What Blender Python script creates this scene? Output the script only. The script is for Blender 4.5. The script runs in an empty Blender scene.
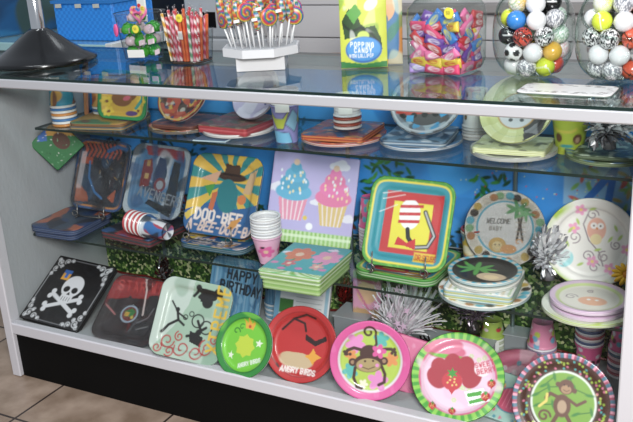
import bpy, math, random
import numpy as np
from mathutils import Matrix, Vector
random.seed(7); rng = np.random.default_rng(7)
scene = bpy.context.scene
COL = scene.collection
PI = math.pi
# ---------------------------------------------------------------- camera
cd = bpy.data.cameras.new('camera'); cam = bpy.data.objects.new('camera', cd); COL.objects.link(cam)
cd.sensor_width = 36.0; cd.lens = 36.0*859.0/633.0; cd.clip_start = .05; cd.clip_end = 60
_x = Vector((0.88334, 0.46540, -0.05575)); _d = Vector((-0.45628, 0.82656, -0.32956)).normalized()
_x = (_x - _d*_x.dot(_d)).normalized(); _u = _x.cross(_d)
cam.matrix_world = Matrix(((_x.x, _u.x, -_d.x, 2.0461), (_x.y, _u.y, -_d.y, -1.6461), (_x.z, _u.z, -_d.z, 1.34), (0, 0, 0, 1)))
scene.camera = cam
# ---------------------------------------------------------------- light and exposure
scene.view_settings.view_transform = 'Standard'; scene.view_settings.look = 'None'
scene.view_settings.gamma = 1; scene.view_settings.use_curve_mapping = False
scene.view_settings.exposure = 0.0
scene.cycles.transparent_max_bounces = 24
scene.cycles.max_bounces = 8
scene.cycles.caustics_reflective = False; scene.cycles.caustics_refractive = False
world = bpy.data.worlds.new('room_light'); scene.world = world; world.use_nodes = True
world.node_tree.nodes['Background'].inputs[0].default_value = (.80, .88, 1, 1)
world.node_tree.nodes['Background'].inputs[1].default_value = .46
def area(name, loc, target, sx, sy, power, col=(1, 1, 1)):
    l = bpy.data.lights.new(name, 'AREA'); l.shape = 'RECTANGLE'; l.size = sx; l.size_y = sy; l.energy = power; l.color = col
    o = bpy.data.objects.new(name, l); COL.objects.link(o); o.location = loc
    o.rotation_euler = (Vector(target)-Vector(loc)).to_track_quat('-Z', 'Y').to_euler(); return o
area('flash_like_light', (2.55, -2.1, 1.95), (1.35, .2, .45), .6, .6, 90, (1, .99, .97))  # added near the camera for flash-like light into the case; no window stands here
area('ceiling_tube_light', (.8, -.9, 2.8), (.8, .2, .4), 1.6, .3, 20, (.92, .97, 1))
area('rear_ceiling_tube_light', (1.0, 1.4, 2.7), (1.0, 1.0, .6), 1.6, .3, 16, (.92, .97, 1))

# ---------------------------------------------------------------- colour, materials
def lin(c):
    if isinstance(c, str): c = [int(c[i:i+2], 16)/255 for i in (0, 2, 4)]
    c = np.array(c, float)
    return np.where(c <= .04045, c/12.92, ((c+.055)/1.055)**2.4)
MATS = {}
def solid(col, rough=.5, metal=0., coat=0., bump=0., bs=80):
    k = (col, rough, metal, coat, bump, bs)
    if k in MATS: return MATS[k]
    m = bpy.data.materials.new('mat_'+str(col)); m.use_nodes = True; nt = m.node_tree; b = nt.nodes['Principled BSDF']
    b.inputs['Base Color'].default_value = (*lin(col), 1); b.inputs['Roughness'].default_value = rough
    b.inputs['Metallic'].default_value = metal; b.inputs['Coat Weight'].default_value = coat
    if col == '050505': b.inputs['Specular IOR Level'].default_value = .15
    if bump:
        n = nt.nodes.new('ShaderNodeTexNoise'); n.inputs['Scale'].default_value = bs
        bp = nt.nodes.new('ShaderNodeBump'); bp.inputs['Strength'].default_value = bump; bp.inputs['Distance'].default_value = .004
        nt.links.new(n.outputs['Fac'], bp.inputs['Height']); nt.links.new(bp.outputs[0], b.inputs['Normal'])
    MATS[k] = m; return m
def printed(name, rough, coat, bump, bs=45, metal=0.):
    m = bpy.data.materials.new(name); m.use_nodes = True; nt = m.node_tree; b = nt.nodes['Principled BSDF']
    a = nt.nodes.new('ShaderNodeVertexColor'); a.layer_name = 'print'
    nt.links.new(a.outputs[0], b.inputs['Base Color']); b.inputs['Roughness'].default_value = rough; b.inputs['Metallic'].default_value = metal
    b.inputs['Coat Weight'].default_value = coat; b.inputs['Coat Roughness'].default_value = .12
    if bump:
        n = nt.nodes.new('ShaderNodeTexNoise'); n.inputs['Scale'].default_value = bs; n.inputs['Detail'].default_value = 3; n.inputs['Distortion'].default_value = 1.5
        bp = nt.nodes.new('ShaderNodeBump'); bp.inputs['Strength'].default_value = bump; bp.inputs['Distance'].default_value = .01
        nt.links.new(n.outputs['Fac'], bp.inputs['Height']); nt.links.new(bp.outputs[0], b.inputs['Coat Normal'])
    return m
PRINT = printed('printed_card', .45, .35, .0)
WRAPPED = printed('shrink_wrapped_print', .5, .6, .8)
FOILPRINT = printed('printed_foil', .3, .6, .5, 60)
def glass(name, tint, ior=1.5, rough=.0, bump=0., bs=40, extra=0., wall=0.):
    m = bpy.data.materials.new(name); m.use_nodes = True; nt = m.node_tree; nt.nodes.clear()
    o = nt.nodes.new('ShaderNodeOutputMaterial'); t = nt.nodes.new('ShaderNodeBsdfTransparent'); g = nt.nodes.new('ShaderNodeBsdfGlossy')
    f = nt.nodes.new('ShaderNodeLayerWeight'); mx = nt.nodes.new('ShaderNodeMixShader'); f.inputs['Blend'].default_value = .5
    t.inputs[0].default_value = (*tint, 1); g.inputs['Roughness'].default_value = rough
    f0 = ((ior-1)/(ior+1))**2+extra; pw = nt.nodes.new('ShaderNodeMath'); pw.operation = 'POWER'; pw.inputs[1].default_value = 5
    ma = nt.nodes.new('ShaderNodeMath'); ma.operation = 'MULTIPLY_ADD'; ma.inputs[1].default_value = 1-f0; ma.inputs[2].default_value = f0; ma.use_clamp = True
    if wall:   # thick walls absorb more where one looks along them
        p3 = nt.nodes.new('ShaderNodeMath'); p3.operation = 'POWER'; p3.inputs[1].default_value = 3; mc_ = nt.nodes.new('ShaderNodeMix'); mc_.data_type = 'RGBA'
        mc_.inputs[6].default_value = (*tint, 1); mc_.inputs[7].default_value = (*[q**(wall*10)*.8 for q in tint], 1)
        nt.links.new(f.outputs['Facing'], p3.inputs[0]); nt.links.new(p3.outputs[0], mc_.inputs[0]); nt.links.new(mc_.outputs[2], t.inputs[0])
    nt.links.new(f.outputs['Facing'], pw.inputs[0]); nt.links.new(pw.outputs[0], ma.inputs[0])
    nt.links.new(ma.outputs[0], mx.inputs[0]); nt.links.new(t.outputs[0], mx.inputs[1]); nt.links.new(g.outputs[0], mx.inputs[2]); nt.links.new(mx.outputs[0], o.inputs[0])
    if bump:
        n = nt.nodes.new('ShaderNodeTexNoise'); n.inputs['Scale'].default_value = bs; n.inputs['Detail'].default_value = 4; n.inputs['Distortion'].default_value = 2
        bp = nt.nodes.new('ShaderNodeBump'); bp.inputs['Strength'].default_value = bump; bp.inputs['Distance'].default_value = .01
        nt.links.new(n.outputs['Fac'], bp.inputs['Height']); nt.links.new(bp.outputs[0], g.inputs['Normal']); nt.links.new(bp.outputs[0], f.inputs['Normal'])
    return m
GLASS = glass('case_glass', (.93, .98, .97)); TOPGLASS = glass('top_glass', (.90, .97, .96), 1.55)
JARGLASS = glass('jar_glass', (.92, .95, .94), 1.6, .02, wall=1.6); CLEARPL = glass('clear_plastic', (.95, .955, .96), 1.5, .08, 0, 40, .03, wall=1.5)
CELLO = glass('cellophane', (.985, .985, .985), 1.25, .06, 1., 85, .008)
GLASSEDGE = solid('0c2420', .3, 0, .3)
WHITE = solid('d8d8da', .35); WHITEPAINT = solid('cfcdd2', .4, 0, .2); BLACK = solid('050505', .7); INNER = solid('a9adb0', .65, 0, 0, .25, 30)
ALU = solid('c9c9cd', .38, .35); CHROME = solid('dcdcdc', .12, 1.); SILVER = solid('d5d5da', .16, 1.); WIRE = solid('8a8580', .3, .9)
PAPER = solid('eceae6', .6)

# ---------------------------------------------------------------- mesh helpers
def mesh(name, V, F, mat, parent=None, cols=None, smooth=True, mats=None, midx=None):
    me = bpy.data.meshes.new(name); me.from_pydata([tuple(v) for v in np.asarray(V, float)], [], [tuple(int(i) for i in f) for f in F])
    if cols is not None:
        cols = np.asarray(cols, float); cols = cols*.84+cols.mean(1, keepdims=True)*.10
        a = me.color_attributes.new('print', 'FLOAT_COLOR', 'POINT')
        c4 = np.ones((len(V), 4)); c4[:, :3] = cols; a.data.foreach_set('color', c4.ravel())
    for m in (mats or [mat]): me.materials.append(m)
    if midx is not None: me.polygons.foreach_set('material_index', np.array(midx, dtype=np.int32))
    me.polygons.foreach_set('use_smooth', np.full(len(me.polygons), smooth)); me.update()
    o = bpy.data.objects.new(name, me); COL.objects.link(o)
    if parent: o.parent = parent
    return o
def empty(name, loc=(0, 0, 0), rz=0., M=None):
    o = bpy.data.objects.new(name, None); COL.objects.link(o); o.empty_display_size = .03
    if M is not None: o.matrix_world = M
    else: o.location = loc; o.rotation_euler = (0, 0, rz)
    return o
def tag(o, label, cat, group=None):
    o['label'] = label; o['category'] = cat
    if group: o['group'] = group
    return o
def thing(name, label, cat, loc=(0, 0, 0), rz=0., M=None, group=None): return tag(empty(name, loc, rz, M), label, cat, group)
def structure(o): o['kind'] = 'structure'; return o
def clone(o, loc=None, parent=None):
    c = o.copy(); COL.objects.link(c)
    if parent: c.parent = parent
    for ch in list(o.children): clone(ch, None, c)
    if loc is not None: c.location = loc
    return c
class MB:
    def __init__(s): s.V = []; s.F = []; s.C = []; s.n = 0
    def add(s, V, F, col=(1, 1, 1)):
        V = np.asarray(V, float); s.V.append(V); s.F += [[i+s.n for i in f] for f in F]
        c = np.asarray(col, float); s.C.append(np.broadcast_to(c, (len(V), 3)) if c.ndim == 1 else c); s.n += len(V); return s
    def box(s, x0, y0, z0, x1, y1, z1, col=(1, 1, 1), b=0.):
        if b > 0:
            b = min(b, (x1-x0)*.45, (y1-y0)*.45, (z1-z0)*.45)
            V = []; idx = {}
            for X, sx in ((x0, 1), (x1, -1)):
                for Y, sy in ((y0, 1), (y1, -1)):
                    for Z, sz in ((z0, 1), (z1, -1)):
                        k = (sx, sy, sz); idx[k] = len(V)
                        V += [(X, Y+sy*b, Z+sz*b), (X+sx*b, Y, Z+sz*b), (X+sx*b, Y+sy*b, Z)]
            g = lambda sx, sy, sz, a: idx[(sx, sy, sz)]+a
            F = []
            for s_ in (1, -1):
                F += [[g(s_, a, c, 0) for a, c in ((1, 1), (1, -1), (-1, -1), (-1, 1))][::(-1 if s_ == 1 else 1)]]
                F += [[g(a, s_, c, 1) for a, c in ((1, 1), (1, -1), (-1, -1), (-1, 1))][::(1 if s_ == 1 else -1)]]
                F += [[g(a, c, s_, 2) for a, c in ((1, 1), (1, -1), (-1, -1), (-1, 1))][::(-1 if s_ == 1 else 1)]]
            for a in (1, -1):
                for c in (1, -1):
                    F.append([g(1, a, c, 1), g(-1, a, c, 1), g(-1, a, c, 2), g(1, a, c, 2)])
                    F.append([g(a, 1, c, 0), g(a, -1, c, 0), g(a, -1, c, 2), g(a, 1, c, 2)])
                    F.append([g(a, c, 1, 0), g(a, c, -1, 0), g(a, c, -1, 1), g(a, c, 1, 1)])
                    for e in (1, -1): F.append([g(a, c, e, 0), g(a, c, e, 1), g(a, c, e, 2)])
            return s.add(V, F, col)
        V = [(x0, y0, z0), (x1, y0, z0), (x1, y1, z0), (x0, y1, z0), (x0, y0, z1), (x1, y0, z1), (x1, y1, z1), (x0, y1, z1)]
        return s.add(V, [(3, 2, 1, 0), (4, 5, 6, 7), (0, 1, 5, 4), (1, 2, 6, 5), (2, 3, 7, 6), (3, 0, 4, 7)], col)
    def lathe(s, prof, n=24, cx=0, cy=0, col=(1, 1, 1), colf=None, sq=None):
        # prof: (r, z) list ; sq = superellipse exponent for squarish sections
        t = np.linspace(0, 2*PI, n, endpoint=False)
        ct, st = np.cos(t), np.sin(t)
        if sq: k = (np.abs(ct)**sq+np.abs(st)**sq)**(-1/sq); ct, st = ct*k, st*k
        V = np.array([(cx+r*c, cy+r*q, z) for r, z in prof for c, q in zip(ct, st)])
        F = [(i*n+j, i*n+(j+1) % n, (i+1)*n+(j+1) % n, (i+1)*n+j) for i in range(len(prof)-1) for j in range(n)]
        if colf is not None:
            zs = np.repeat([p[1] for p in prof], n); col = colf(np.tile(t, len(prof)), zs)
        return s.add(V, F, col)
    def tube(s, P, r, n=6, col=(1, 1, 1), cap=True, colf=None):
        P = [Vector(p) for p in P]; V = []; F = []
        for i, p in enumerate(P):
            d = (P[min(i+1, len(P)-1)]-P[max(i-1, 0)]).normalized()
            a = d.cross(Vector((0, 0, 1)) if abs(d.z) < .9 else Vector((1, 0, 0))).normalized(); b = d.cross(a)
            rr = r[i] if hasattr(r, '__len__') else r
            for j in range(n): V.append(p+(a*math.cos(2*PI*j/n)+b*math.sin(2*PI*j/n))*rr)
        for i in range(len(P)-1):
            for j in range(n): F.append((i*n+j, i*n+(j+1) % n, (i+1)*n+(j+1) % n, (i+1)*n+j))
        if cap: F.append(tuple(range(n-1, -1, -1))); F.append(tuple(range((len(P)-1)*n, len(P)*n)))
        if colf is not None: col = np.array([colf(i, j) for i in range(len(P)) for j in range(n)])
        return s.add([tuple(v) for v in V], F, col)
    def build(s, name, mat, parent=None, smooth=False, useprint=False, **k):
        return mesh(name, np.concatenate(s.V), s.F, mat, parent, np.concatenate(s.C) if useprint else None, smooth, **k)
def L(c): return lin(c)
def outline(W, H, rc, na):
    rc = min(rc, W/2-1e-5, H/2-1e-5); segs = []
    for cx, cy, a0 in ((W/2-rc, H/2-rc, 0), (-W/2+rc, H/2-rc, PI/2), (-W/2+rc, -H/2+rc, PI), (W/2-rc, -H/2+rc, 1.5*PI)):
        for k in range(13): a = a0+PI/2*k/12; segs.append((cx+rc*math.cos(a), cy+rc*math.sin(a)))
    P = np.array(segs+[segs[0]]); d = np.r_[0, np.cumsum(np.hypot(*np.diff(P, axis=0).T))]
    t = np.linspace(0, d[-1], na, endpoint=False)
    return np.c_[np.interp(t, d, P[:, 0]), np.interp(t, d, P[:, 1])]
DISH = [(0, -.013), (.68, -.013), (.74, -.011), (.80, -.005), (.84, -.003), (.97, -.0005), (1, -.001)]
SHALLOW = [(0, -.007), (.68, -.007), (.78, -.005), (.85, -.002), (1, 0)]
FLAT = [(0, 0), (.97, 0), (1, -.001)]
def slab(name, W, H, rc, painter, mat, parent, thick=.006, prof=DISH, nr=40, na=160, ridges=2, side='e8e8e8', off=(0, 0, 0), under=None, crumple=0.):
    """a plate or packet: painted face up (+z) at z=0, its body going down by thick"""
    o = outline(W, H, rc, na); rho = np.linspace(0, 1, nr+1)[1:]
    pr = np.array(prof); zz = np.interp(rho, pr[:, 0], pr[:, 1])
    V = [(0, 0, pr[0, 1])]
    for r, z in zip(rho, zz): V += [(p[0]*r, p[1]*r, z) for p in o]
    V = np.array(V); ntop = len(V)
    u, v = V[:, 0]/(W/2), V[:, 1]/(H/2)
    cv = Cv(u, v, (1, 1, 1)); painter(cv); cols = [cv.c]
    if crumple: V[:, 2] += crumple*noise2(V[:, 0]*60, V[:, 1]*60, 3)
    rows = []
    m = max(2, ridges*2+1)
    for k in range(1, m):
        f = k/(m-1); rows.append((1.0 if k % 2 == 0 else .975, -.001-thick*f))
    rows.append((.7, -.001-thick+prof[0][1]))
    ex = []
    for sc, z in rows: ex += [(p[0]*sc, p[1]*sc, z) for p in o]
    ex.append((0, 0, rows[-1][1])); V = np.r_[V, np.array(ex)]
    sc_ = [side] if not isinstance(side, (list, tuple)) else side
    for i in range(len(rows)): cols.append(np.broadcast_to(lin(sc_[i % len(sc_)]), (na, 3)))
    cols.append(lin(sc_[0])[None, :])
    F = [(0, 1+j, 1+(j+1) % na) for j in range(na)]
    R = nr+len(rows)
    for i in range(R-1):
        a = 1+i*na; b = a+na
        for j in range(na): F.append((a+j, b+j, b+(j+1) % na, a+(j+1) % na))
    a = 1+(R-1)*na; F += [(a+(j+1) % na, a+j, len(V)-1) for j in range(na)]
    V = V+np.array(off)
    return mesh(name, V, F, mat, parent, np.concatenate(cols))
def noise2(x, y, seed=0):
    r = np.random.default_rng(seed); s = 0
    for k in range(7):
        a = r.uniform(0, 2*PI); f = r.uniform(.5, 1.7); s = s+np.sin(f*(x*math.cos(a)+y*math.sin(a))+r.uniform(0, 6)+1.3*np.sin(.6*f*(x*math.sin(a)-y*math.cos(a))+k))
    return s/4
# ---------------------------------------------------------------- the painter: prints patterns into the vertices
FONT = {'A': '00 26 40|12 32', 'B': '00 06 36 44 33 03|33 42 30 00', 'C': '45 36 16 05 01 10 30 41', 'D': '00 06 26 44 42 20 00', 'E': '46 06 00 40|03 33', 'F': '46 06 00|03 33',
 'G': '45 36 16 05 01 10 30 41 43 23', 'H': '06 00|46 40|03 43', 'I': '16 10', 'J': '36 31 20 10 01', 'K': '06 00|46 03 40', 'L': '06 00 40', 'M': '00 06 23 46 40', 'N': '00 06 40 46',
 'O': '16 36 45 41 30 10 01 05 16', 'P': '00 06 36 45 44 33 03', 'Q': '16 36 45 41 30 10 01 05 16|22 40', 'R': '00 06 36 45 44 33 03|23 40', 'S': '45 36 16 05 04 13 33 42 41 30 10 01', 'T': '06 46|26 20',
 'U': '06 01 10 30 41 46', 'V': '06 20 46', 'W': '06 10 24 30 46', 'X': '06 40|00 46', 'Y': '06 23 46|23 20', 'Z': '06 46 00 40', '1': '05 16 10', '2': '05 16 36 45 44 00 40', '5': '46 06 03 33 42 41 30 00',
 '7': '06 46 10', '0': '16 36 45 41 30 10 01 05 16', '9': '43 13 04 05 16 36 45 41 30 10', '.': '10 11', '-': '13 33', '!': '16 12|10 11', ' ': ''}
class Cv:
    aa = .022
    def __init__(s, u, v, bg): s.u = np.asarray(u); s.v = np.asarray(v); s.c = np.ones((len(s.u), 3))*lin(bg)
    def put(s, m, col, al=1.):
        m = (np.clip(m, 0, 1)*al)[:, None]; s.c = s.c*(1-m)+lin(col)*m; return s
    def fill(s, col): s.c = np.ones_like(s.c)*lin(col); return s
    def sd(s, d): return np.clip(.5-d/s.aa, 0, 1)
    def loc(s, x, y, rot):
        a, b = s.u-x, s.v-y; c, q = math.cos(rot), math.sin(rot); return a*c+b*q, -a*q+b*c
    def ell(s, x, y, rx, ry, col, rot=0., al=1.):
        a, b = s.loc(x, y, rot); r = np.sqrt((a/rx)**2+(b/ry)**2); return s.put(s.sd((r-1)*min(rx, ry)), col, al)
    def disc(s, x, y, r, col, al=1.): return s.ell(x, y, r, r, col, 0, al)
    def ring(s, x, y, r, w, col, ry=None):
        d = np.abs(np.sqrt((s.u-x)**2+((s.v-y)*(r/(ry or r)))**2)-r)-w/2; return s.put(s.sd(d), col)
    def rect(s, x0, y0, x1, y1, col, rot=0., al=1.):
        a, b = s.loc((x0+x1)/2, (y0+y1)/2, rot); d = np.maximum(np.abs(a)-(x1-x0)/2, np.abs(b)-(y1-y0)/2); return s.put(s.sd(d), col, al)
    def frame(s, r, col, p=6.):
        d = (np.abs(s.u)**p+np.abs(s.v)**p)**(1/p)-r; return s.put(s.sd(d), col)
    def poly(s, P, col, al=1.):
        ins = np.zeros(len(s.u), bool); n = len(P)
        for i in range(n):
            (x0, y0), (x1, y1) = P[i], P[(i+1) % n]
            if y0 == y1: continue
            ins ^= ((s.v > y0) != (s.v > y1)) & (s.u < (x1-x0)*(s.v-y0)/(y1-y0)+x0)
        return s.put(ins.astype(float), col, al)
    def line(s, P, w, col, al=1.):
        D = np.full(len(s.u), 9.)
        for (x0, y0), (x1, y1) in zip(P[:-1], P[1:]):
            dx, dy = x1-x0, y1-y0; l = dx*dx+dy*dy+1e-9
            t = np.clip(((s.u-x0)*dx+(s.v-y0)*dy)/l, 0, 1); D = np.minimum(D, np.hypot(s.u-x0-t*dx, s.v-y0-t*dy))
        return s.put(s.sd(D-w/2), col, al)
    def curl(s, x, y, r, w, col, a0=0., turns=1.3, dirn=1):
        P = [(x+r*(1-.75*k/18)*math.cos(a0+dirn*2*PI*turns*k/18), y+r*(1-.75*k/18)*math.sin(a0+dirn*2*PI*turns*k/18)) for k in range(19)]
        return s.line(P, w, col)
    def text(s, T, x, y, h, col, w=.03, rot=0., adv=.85, asp=.6, slant=0.):
        c, q = math.cos(rot), math.sin(rot); k = h/6; cx = 0
        for ch in T.upper():
            for st in FONT.get(ch, '').split('|'):
                if not st: continue
                P = []
                for t in st.split():
                    a, b = int(t[0])*k*asp*1.5/1.2+cx+slant*int(t[1])*k, int(t[1])*k
                    P.append((x+a*c-b*q, y+a*q+b*c))
                s.line(P, w, col)
            cx += h*adv*(.52 if ch in 'I1.! ' else 1)
        return s
    def flower(s, x, y, r, col, mid, n=5, rot=0.):
        for k in range(n): a = rot+2*PI*k/n; s.ell(x+r*.6*math.cos(a), y+r*.6*math.sin(a), r*.5, r*.36, col, a)
        return s.disc(x, y, r*.3, mid)
    def star(s, x, y, r, col, n=5, rot=PI/2, inner=.42):
        return s.poly([(x+r*(1 if k % 2 == 0 else inner)*math.cos(rot+PI*k/n), y+r*(1 if k % 2 == 0 else inner)*math.sin(rot+PI*k/n)) for k in range(2*n)], col)
    def blotch(s, cols, sc, seed=0, th=.25, al=1.):
        for i, c in enumerate(cols): s.put(np.clip((noise2(s.u*sc, s.v*sc, seed+i)-th)*6, 0, 1), c, al)
        return s
    def rays(s, x, y, n, c1, ph=0., duty=0.):
        a = np.arctan2(s.v-y, s.u-x); return s.put(np.clip(np.sin(a*n+ph)*4+.5+duty, 0, 1), c1)
    def speck(s, n, r, cols, seed, box=(-1, -1, 1, 1)):
        g = np.random.default_rng(seed)
        for k in range(n): s.disc(g.uniform(box[0], box[2]), g.uniform(box[1], box[3]), r*g.uniform(.7, 1.2), cols[k % len(cols)])
        return s
# ================================================================ STRUCTURE
def node_mat(name, build, rough=.6):
    m = bpy.data.materials.new(name); m.use_nodes = True; nt = m.node_tree; b = nt.nodes['Principled BSDF']; b.inputs['Roughness'].default_value = rough
    build(nt, b); return m
def tiles(nt, b):
    tc = nt.nodes.new('ShaderNodeTexCoord'); mp = nt.nodes.new('ShaderNodeMapping'); br = nt.nodes.new('ShaderNodeTexBrick')
    mp.inputs['Location'].default_value = (-.2, .184, 0)
    br.offset = 0; br.inputs['Scale'].default_value = 1; br.inputs['Brick Width'].default_value = .42; br.inputs['Row Height'].default_value = .42
    br.inputs['Mortar Size'].default_value = .004; br.inputs['Mortar Smooth'].default_value = .1
    br.inputs['Mortar'].default_value = (*lin('3a302c'), 1)
    n = nt.nodes.new('ShaderNodeTexNoise'); n.inputs['Scale'].default_value = 9; n.inputs['Detail'].default_value = 8
    r = nt.nodes.new('ShaderNodeValToRGB'); r.color_ramp.elements[0].color = (*lin('85705f'), 1); r.color_ramp.elements[0].position = .35
    r.color_ramp.elements[1].color = (*lin('b29c8b'), 1); r.color_ramp.elements[1].position = .7
    nt.links.new(tc.outputs['Object'], mp.inputs[0]); nt.links.new(mp.outputs[0], br.inputs[0]); nt.links.new(tc.outputs['Object'], n.inputs[0])
    nt.links.new(n.outputs[0], r.inputs[0]); nt.links.new(r.outputs[0], br.inputs['Color1']); nt.links.new(r.outputs[0], br.inputs['Color2'])
    nt.links.new(br.outputs[0], b.inputs['Base Color'])
TILE = node_mat('floor_tiles', tiles, .35)
m = MB(); m.box(-4, -4, -.02, 6, 5, 0); structure(m.build('floor', TILE))
def greywall(nt, b):
    n = nt.nodes.new('ShaderNodeTexNoise'); n.inputs['Scale'].default_value = 2.5; r = nt.nodes.new('ShaderNodeValToRGB')
    r.color_ramp.elements[0].color = (*lin('b9b8ba'), 1); r.color_ramp.elements[1].color = (*lin('c6c5c6'), 1)
    nt.links.new(n.outputs[0], r.inputs[0]); nt.links.new(r.outputs[0], b.inputs['Base Color'])
WALLM = node_mat('pale_grey_wall', greywall)
m = MB(); m.box(-4, 3.2, 0, 6, 3.3, 2.9); structure(m.build('wall_back', WALLM))
# back shelving unit behind the counter (pale slatted panels)
u = thing('slatwall_panel', 'pale grey slatted wall panelling behind the counter on the right', 'wall panelling', (0, 1.12, 0))
for i, (z0, z1) in enumerate(((0, .41), (.414, .80), (.804, .905), (.909, 1.02), (1.024, 1.5))):
    for x0, x1 in ((.30, .795), (.80, 1.62), (1.625, 2.6)):
        m = MB(); m.box(x0, 0, z0, x1, .03, z1, b=.002); m.build('slat_board', solid('bfbcbd', .5), u)
m = MB(); m.box(.79, -.05, 1.0, 2.6, -.002, 1.03, b=.004); m.build('shelf_rail', solid('8d8987', .45, .2), u)
# ---- display case
W, DP, ZT, DECK, SH2, SH1 = 1.862, .50, .961, .178, .44, .78
case = thing('display_case', 'long glass display case with white frame, black kick panel and glass shelves', 'display case', (0, 0, 0))
m = MB(); m.box(0, 0, 0, .034, .04, .9315, b=.003); m.build('corner_post', WHITEPAINT, case)
m = MB(); m.box(1.826, 0, 0, W, .04, .9315, b=.003); m.build('corner_post', WHITEPAINT, case)
m = MB(); m.box(0, .0405, .02, .027, DP-.02, .9315); m.build('side_panel', INNER, case)
m = MB(); m.box(1.84, .0405, .02, W, DP-.02, .9315); m.build('side_panel', INNER, case)
m = MB(); m.box(.0345, 0, .153, 1.8255, .03, DECK+.012, b=.003); m.build('bottom_rail', WHITEPAINT, case)
m = MB(); m.box(-.004, -.006, .932, W+.004, .028, .957, b=.003); m.build('top_rail', ALU, case)
m = MB(); m.box(0, DP-.04, .932, W, DP-.012, .957, b=.002); m.build('rear_rail', solid('6d8a8c', .4, .3), case)
m = MB(); m.box(.0345, .0305, .160, 1.8255, DP-.02, DECK); m.build('deck', solid('a8acae', .5), case)
m = MB(); m.box(.0345, .014, 0, 1.8255, .024, .1525); m.build('kick_panel', BLACK, case)
m = MB(); m.box(.0275, DP-.034, DECK, 1.8395, DP-.03, .9315); m.build('back_panel', solid('9fa7aa', .6), case)
def glass_sheet(name, x0, y0, x1, y1, z, th, edge, mat):
    m = MB(); m.box(x0, y0, z-th, x1, y1, z)
    return m.build(name, mat, case, mats=[mat, edge], midx=[0, 0, 1, 1, 1, 1])
glass_sheet('top_glass', -.004, -.004, W+.004, DP-.01, ZT+.003, .0065, GLASSEDGE, TOPGLASS)
glass_sheet('glass_shelf', .118, .15, 1.837, DP-.04, SH1, .007, GLASSEDGE, GLASS)
glass_sheet('glass_shelf', .05, .135, 1.837, DP-.04, SH2, .007, GLASSEDGE, GLASS)
m = MB(); m.add([(.034, .006, DECK+.012), (1.826, .006, DECK+.012), (1.826, .006, .926), (.034, .006, .926)], [(0, 1, 2, 3)]); m.build('front_glass', glass('front_pane', (.97, .985, .98), 1.3), case)
for x in (.30, 1.0, 1.48):
    m = MB(); m.tube([(x, DP-.05, DECK), (x, DP-.05, .9315)], .006, 8); m.build('shelf_standard', solid('6f7f80', .35, .6), case)
# backing sheets (painted foil paper)
def sheet(name, label, x0, x1, z0, z1, y, nx, nz, paint, aa, mat):
    X, Z = np.meshgrid(np.linspace(x0, x1, nx), np.linspace(z0, z1, nz)); X = X.ravel(); Z = Z.ravel()
    c = Cv(X, Z, '1277c8'); c.aa = aa; paint(c)
    V = np.c_[X, y+.0015*noise2(X*40, Z*40, 5), Z]
    F = [(j*nx+i, j*nx+i+1, (j+1)*nx+i+1, (j+1)*nx+i) for j in range(nz-1) for i in range(nx-1)]
    return tag(mesh(name, V, F, mat, None, c.c), label, 'backing paper')
def blue_paper(c):
    c.fill('2094ea').blotch(['1482d4', '38a6f0'], 30, 11, .3, .6)
    g = np.random.default_rng(3)
    def foliage(x0, x1, z0, z1, n, cols):
        for k in range(n):
            x, z = g.uniform(x0, x1), g.uniform(z0, z1); c.ell(x, z, .014, .005, cols[k % len(cols)], g.uniform(0, 3))
    GR = ['1d7a34', '14602c', '3c9a3c', '0f5030']
    foliage(.76, .86, .52, .78, 150, ['0d4a35', '12603a', 'b02018', '1d7a34', 'c8a020'])
    foliage(1.03, 1.2, .5, .68, 90, GR); foliage(1.36, 1.46, .5, .66, 50, GR); foliage(.05, .5, .62, .74, 60, ['0f4a50', '0d3a5c'])
    foliage(.06, 1.8, .44, .50, 420, ['0c3a22', '14502a', '0f3f44', '7a1c18'])
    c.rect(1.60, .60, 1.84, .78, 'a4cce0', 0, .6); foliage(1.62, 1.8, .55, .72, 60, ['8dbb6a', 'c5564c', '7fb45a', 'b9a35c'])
    for a, b in (((1.73, .78), (1.71, .62)), ((1.74, .78), (1.80, .60)), ((1.76, .72), (1.84, .74)), ((1.72, .70), (1.66, .62))): c.line([a, b], .018, '1c6fc8')  # blue chair's reflection in the front glass, painted onto the paper
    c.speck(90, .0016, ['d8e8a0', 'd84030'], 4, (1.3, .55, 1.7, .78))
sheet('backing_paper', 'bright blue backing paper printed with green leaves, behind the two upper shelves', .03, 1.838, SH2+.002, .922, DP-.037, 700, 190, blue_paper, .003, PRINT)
def speckled(nt, b):
    v = nt.nodes.new('ShaderNodeTexVoronoi'); v.inputs['Scale'].default_value = 120; tc = nt.nodes.new('ShaderNodeTexCoord')
    r = nt.nodes.new('ShaderNodeValToRGB'); r.color_ramp.interpolation = 'CONSTANT'
    E = r.color_ramp.elements; E[0].color = (*lin('20401c'), 1); E[1].position = .42; E[1].color = (*lin('5c8038'), 1)
    for p, c in ((.6, 'a4be70'), (.72, 'dcdca8'), (.84, '2c5522')): e = E.new(p); e.color = (*lin(c), 1)
    s = nt.nodes.new('ShaderNodeSeparateColor')
    nt.links.new(tc.outputs['Object'], v.inputs['Vector']); nt.links.new(v.outputs['Color'], s.inputs[0]); nt.links.new(s.outputs[0], r.inputs[0]); nt.links.new(r.outputs[0], b.inputs['Base Color'])
m = MB(); m.box(.03, DP-.0365, DECK+.0005, 1.838, DP-.035, SH2-.012); tag(m.build('backing_paper', node_mat('speckled_green_paper', speckled, .35)), 'speckled green and yellow glitter backing paper behind the lowest shelf', 'backing paper')
m = MB(); m.tube([(.035+i*.02, DP-.043+.003*math.sin(i*1.7), DECK+.005+.002*math.sin(i)) for i in range(90)], .004, 6)
tag(m.build('red_garland', solid('6e1512', .35, .2)), 'dark red garland lying along the back of the lowest deck', 'garland')
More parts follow.
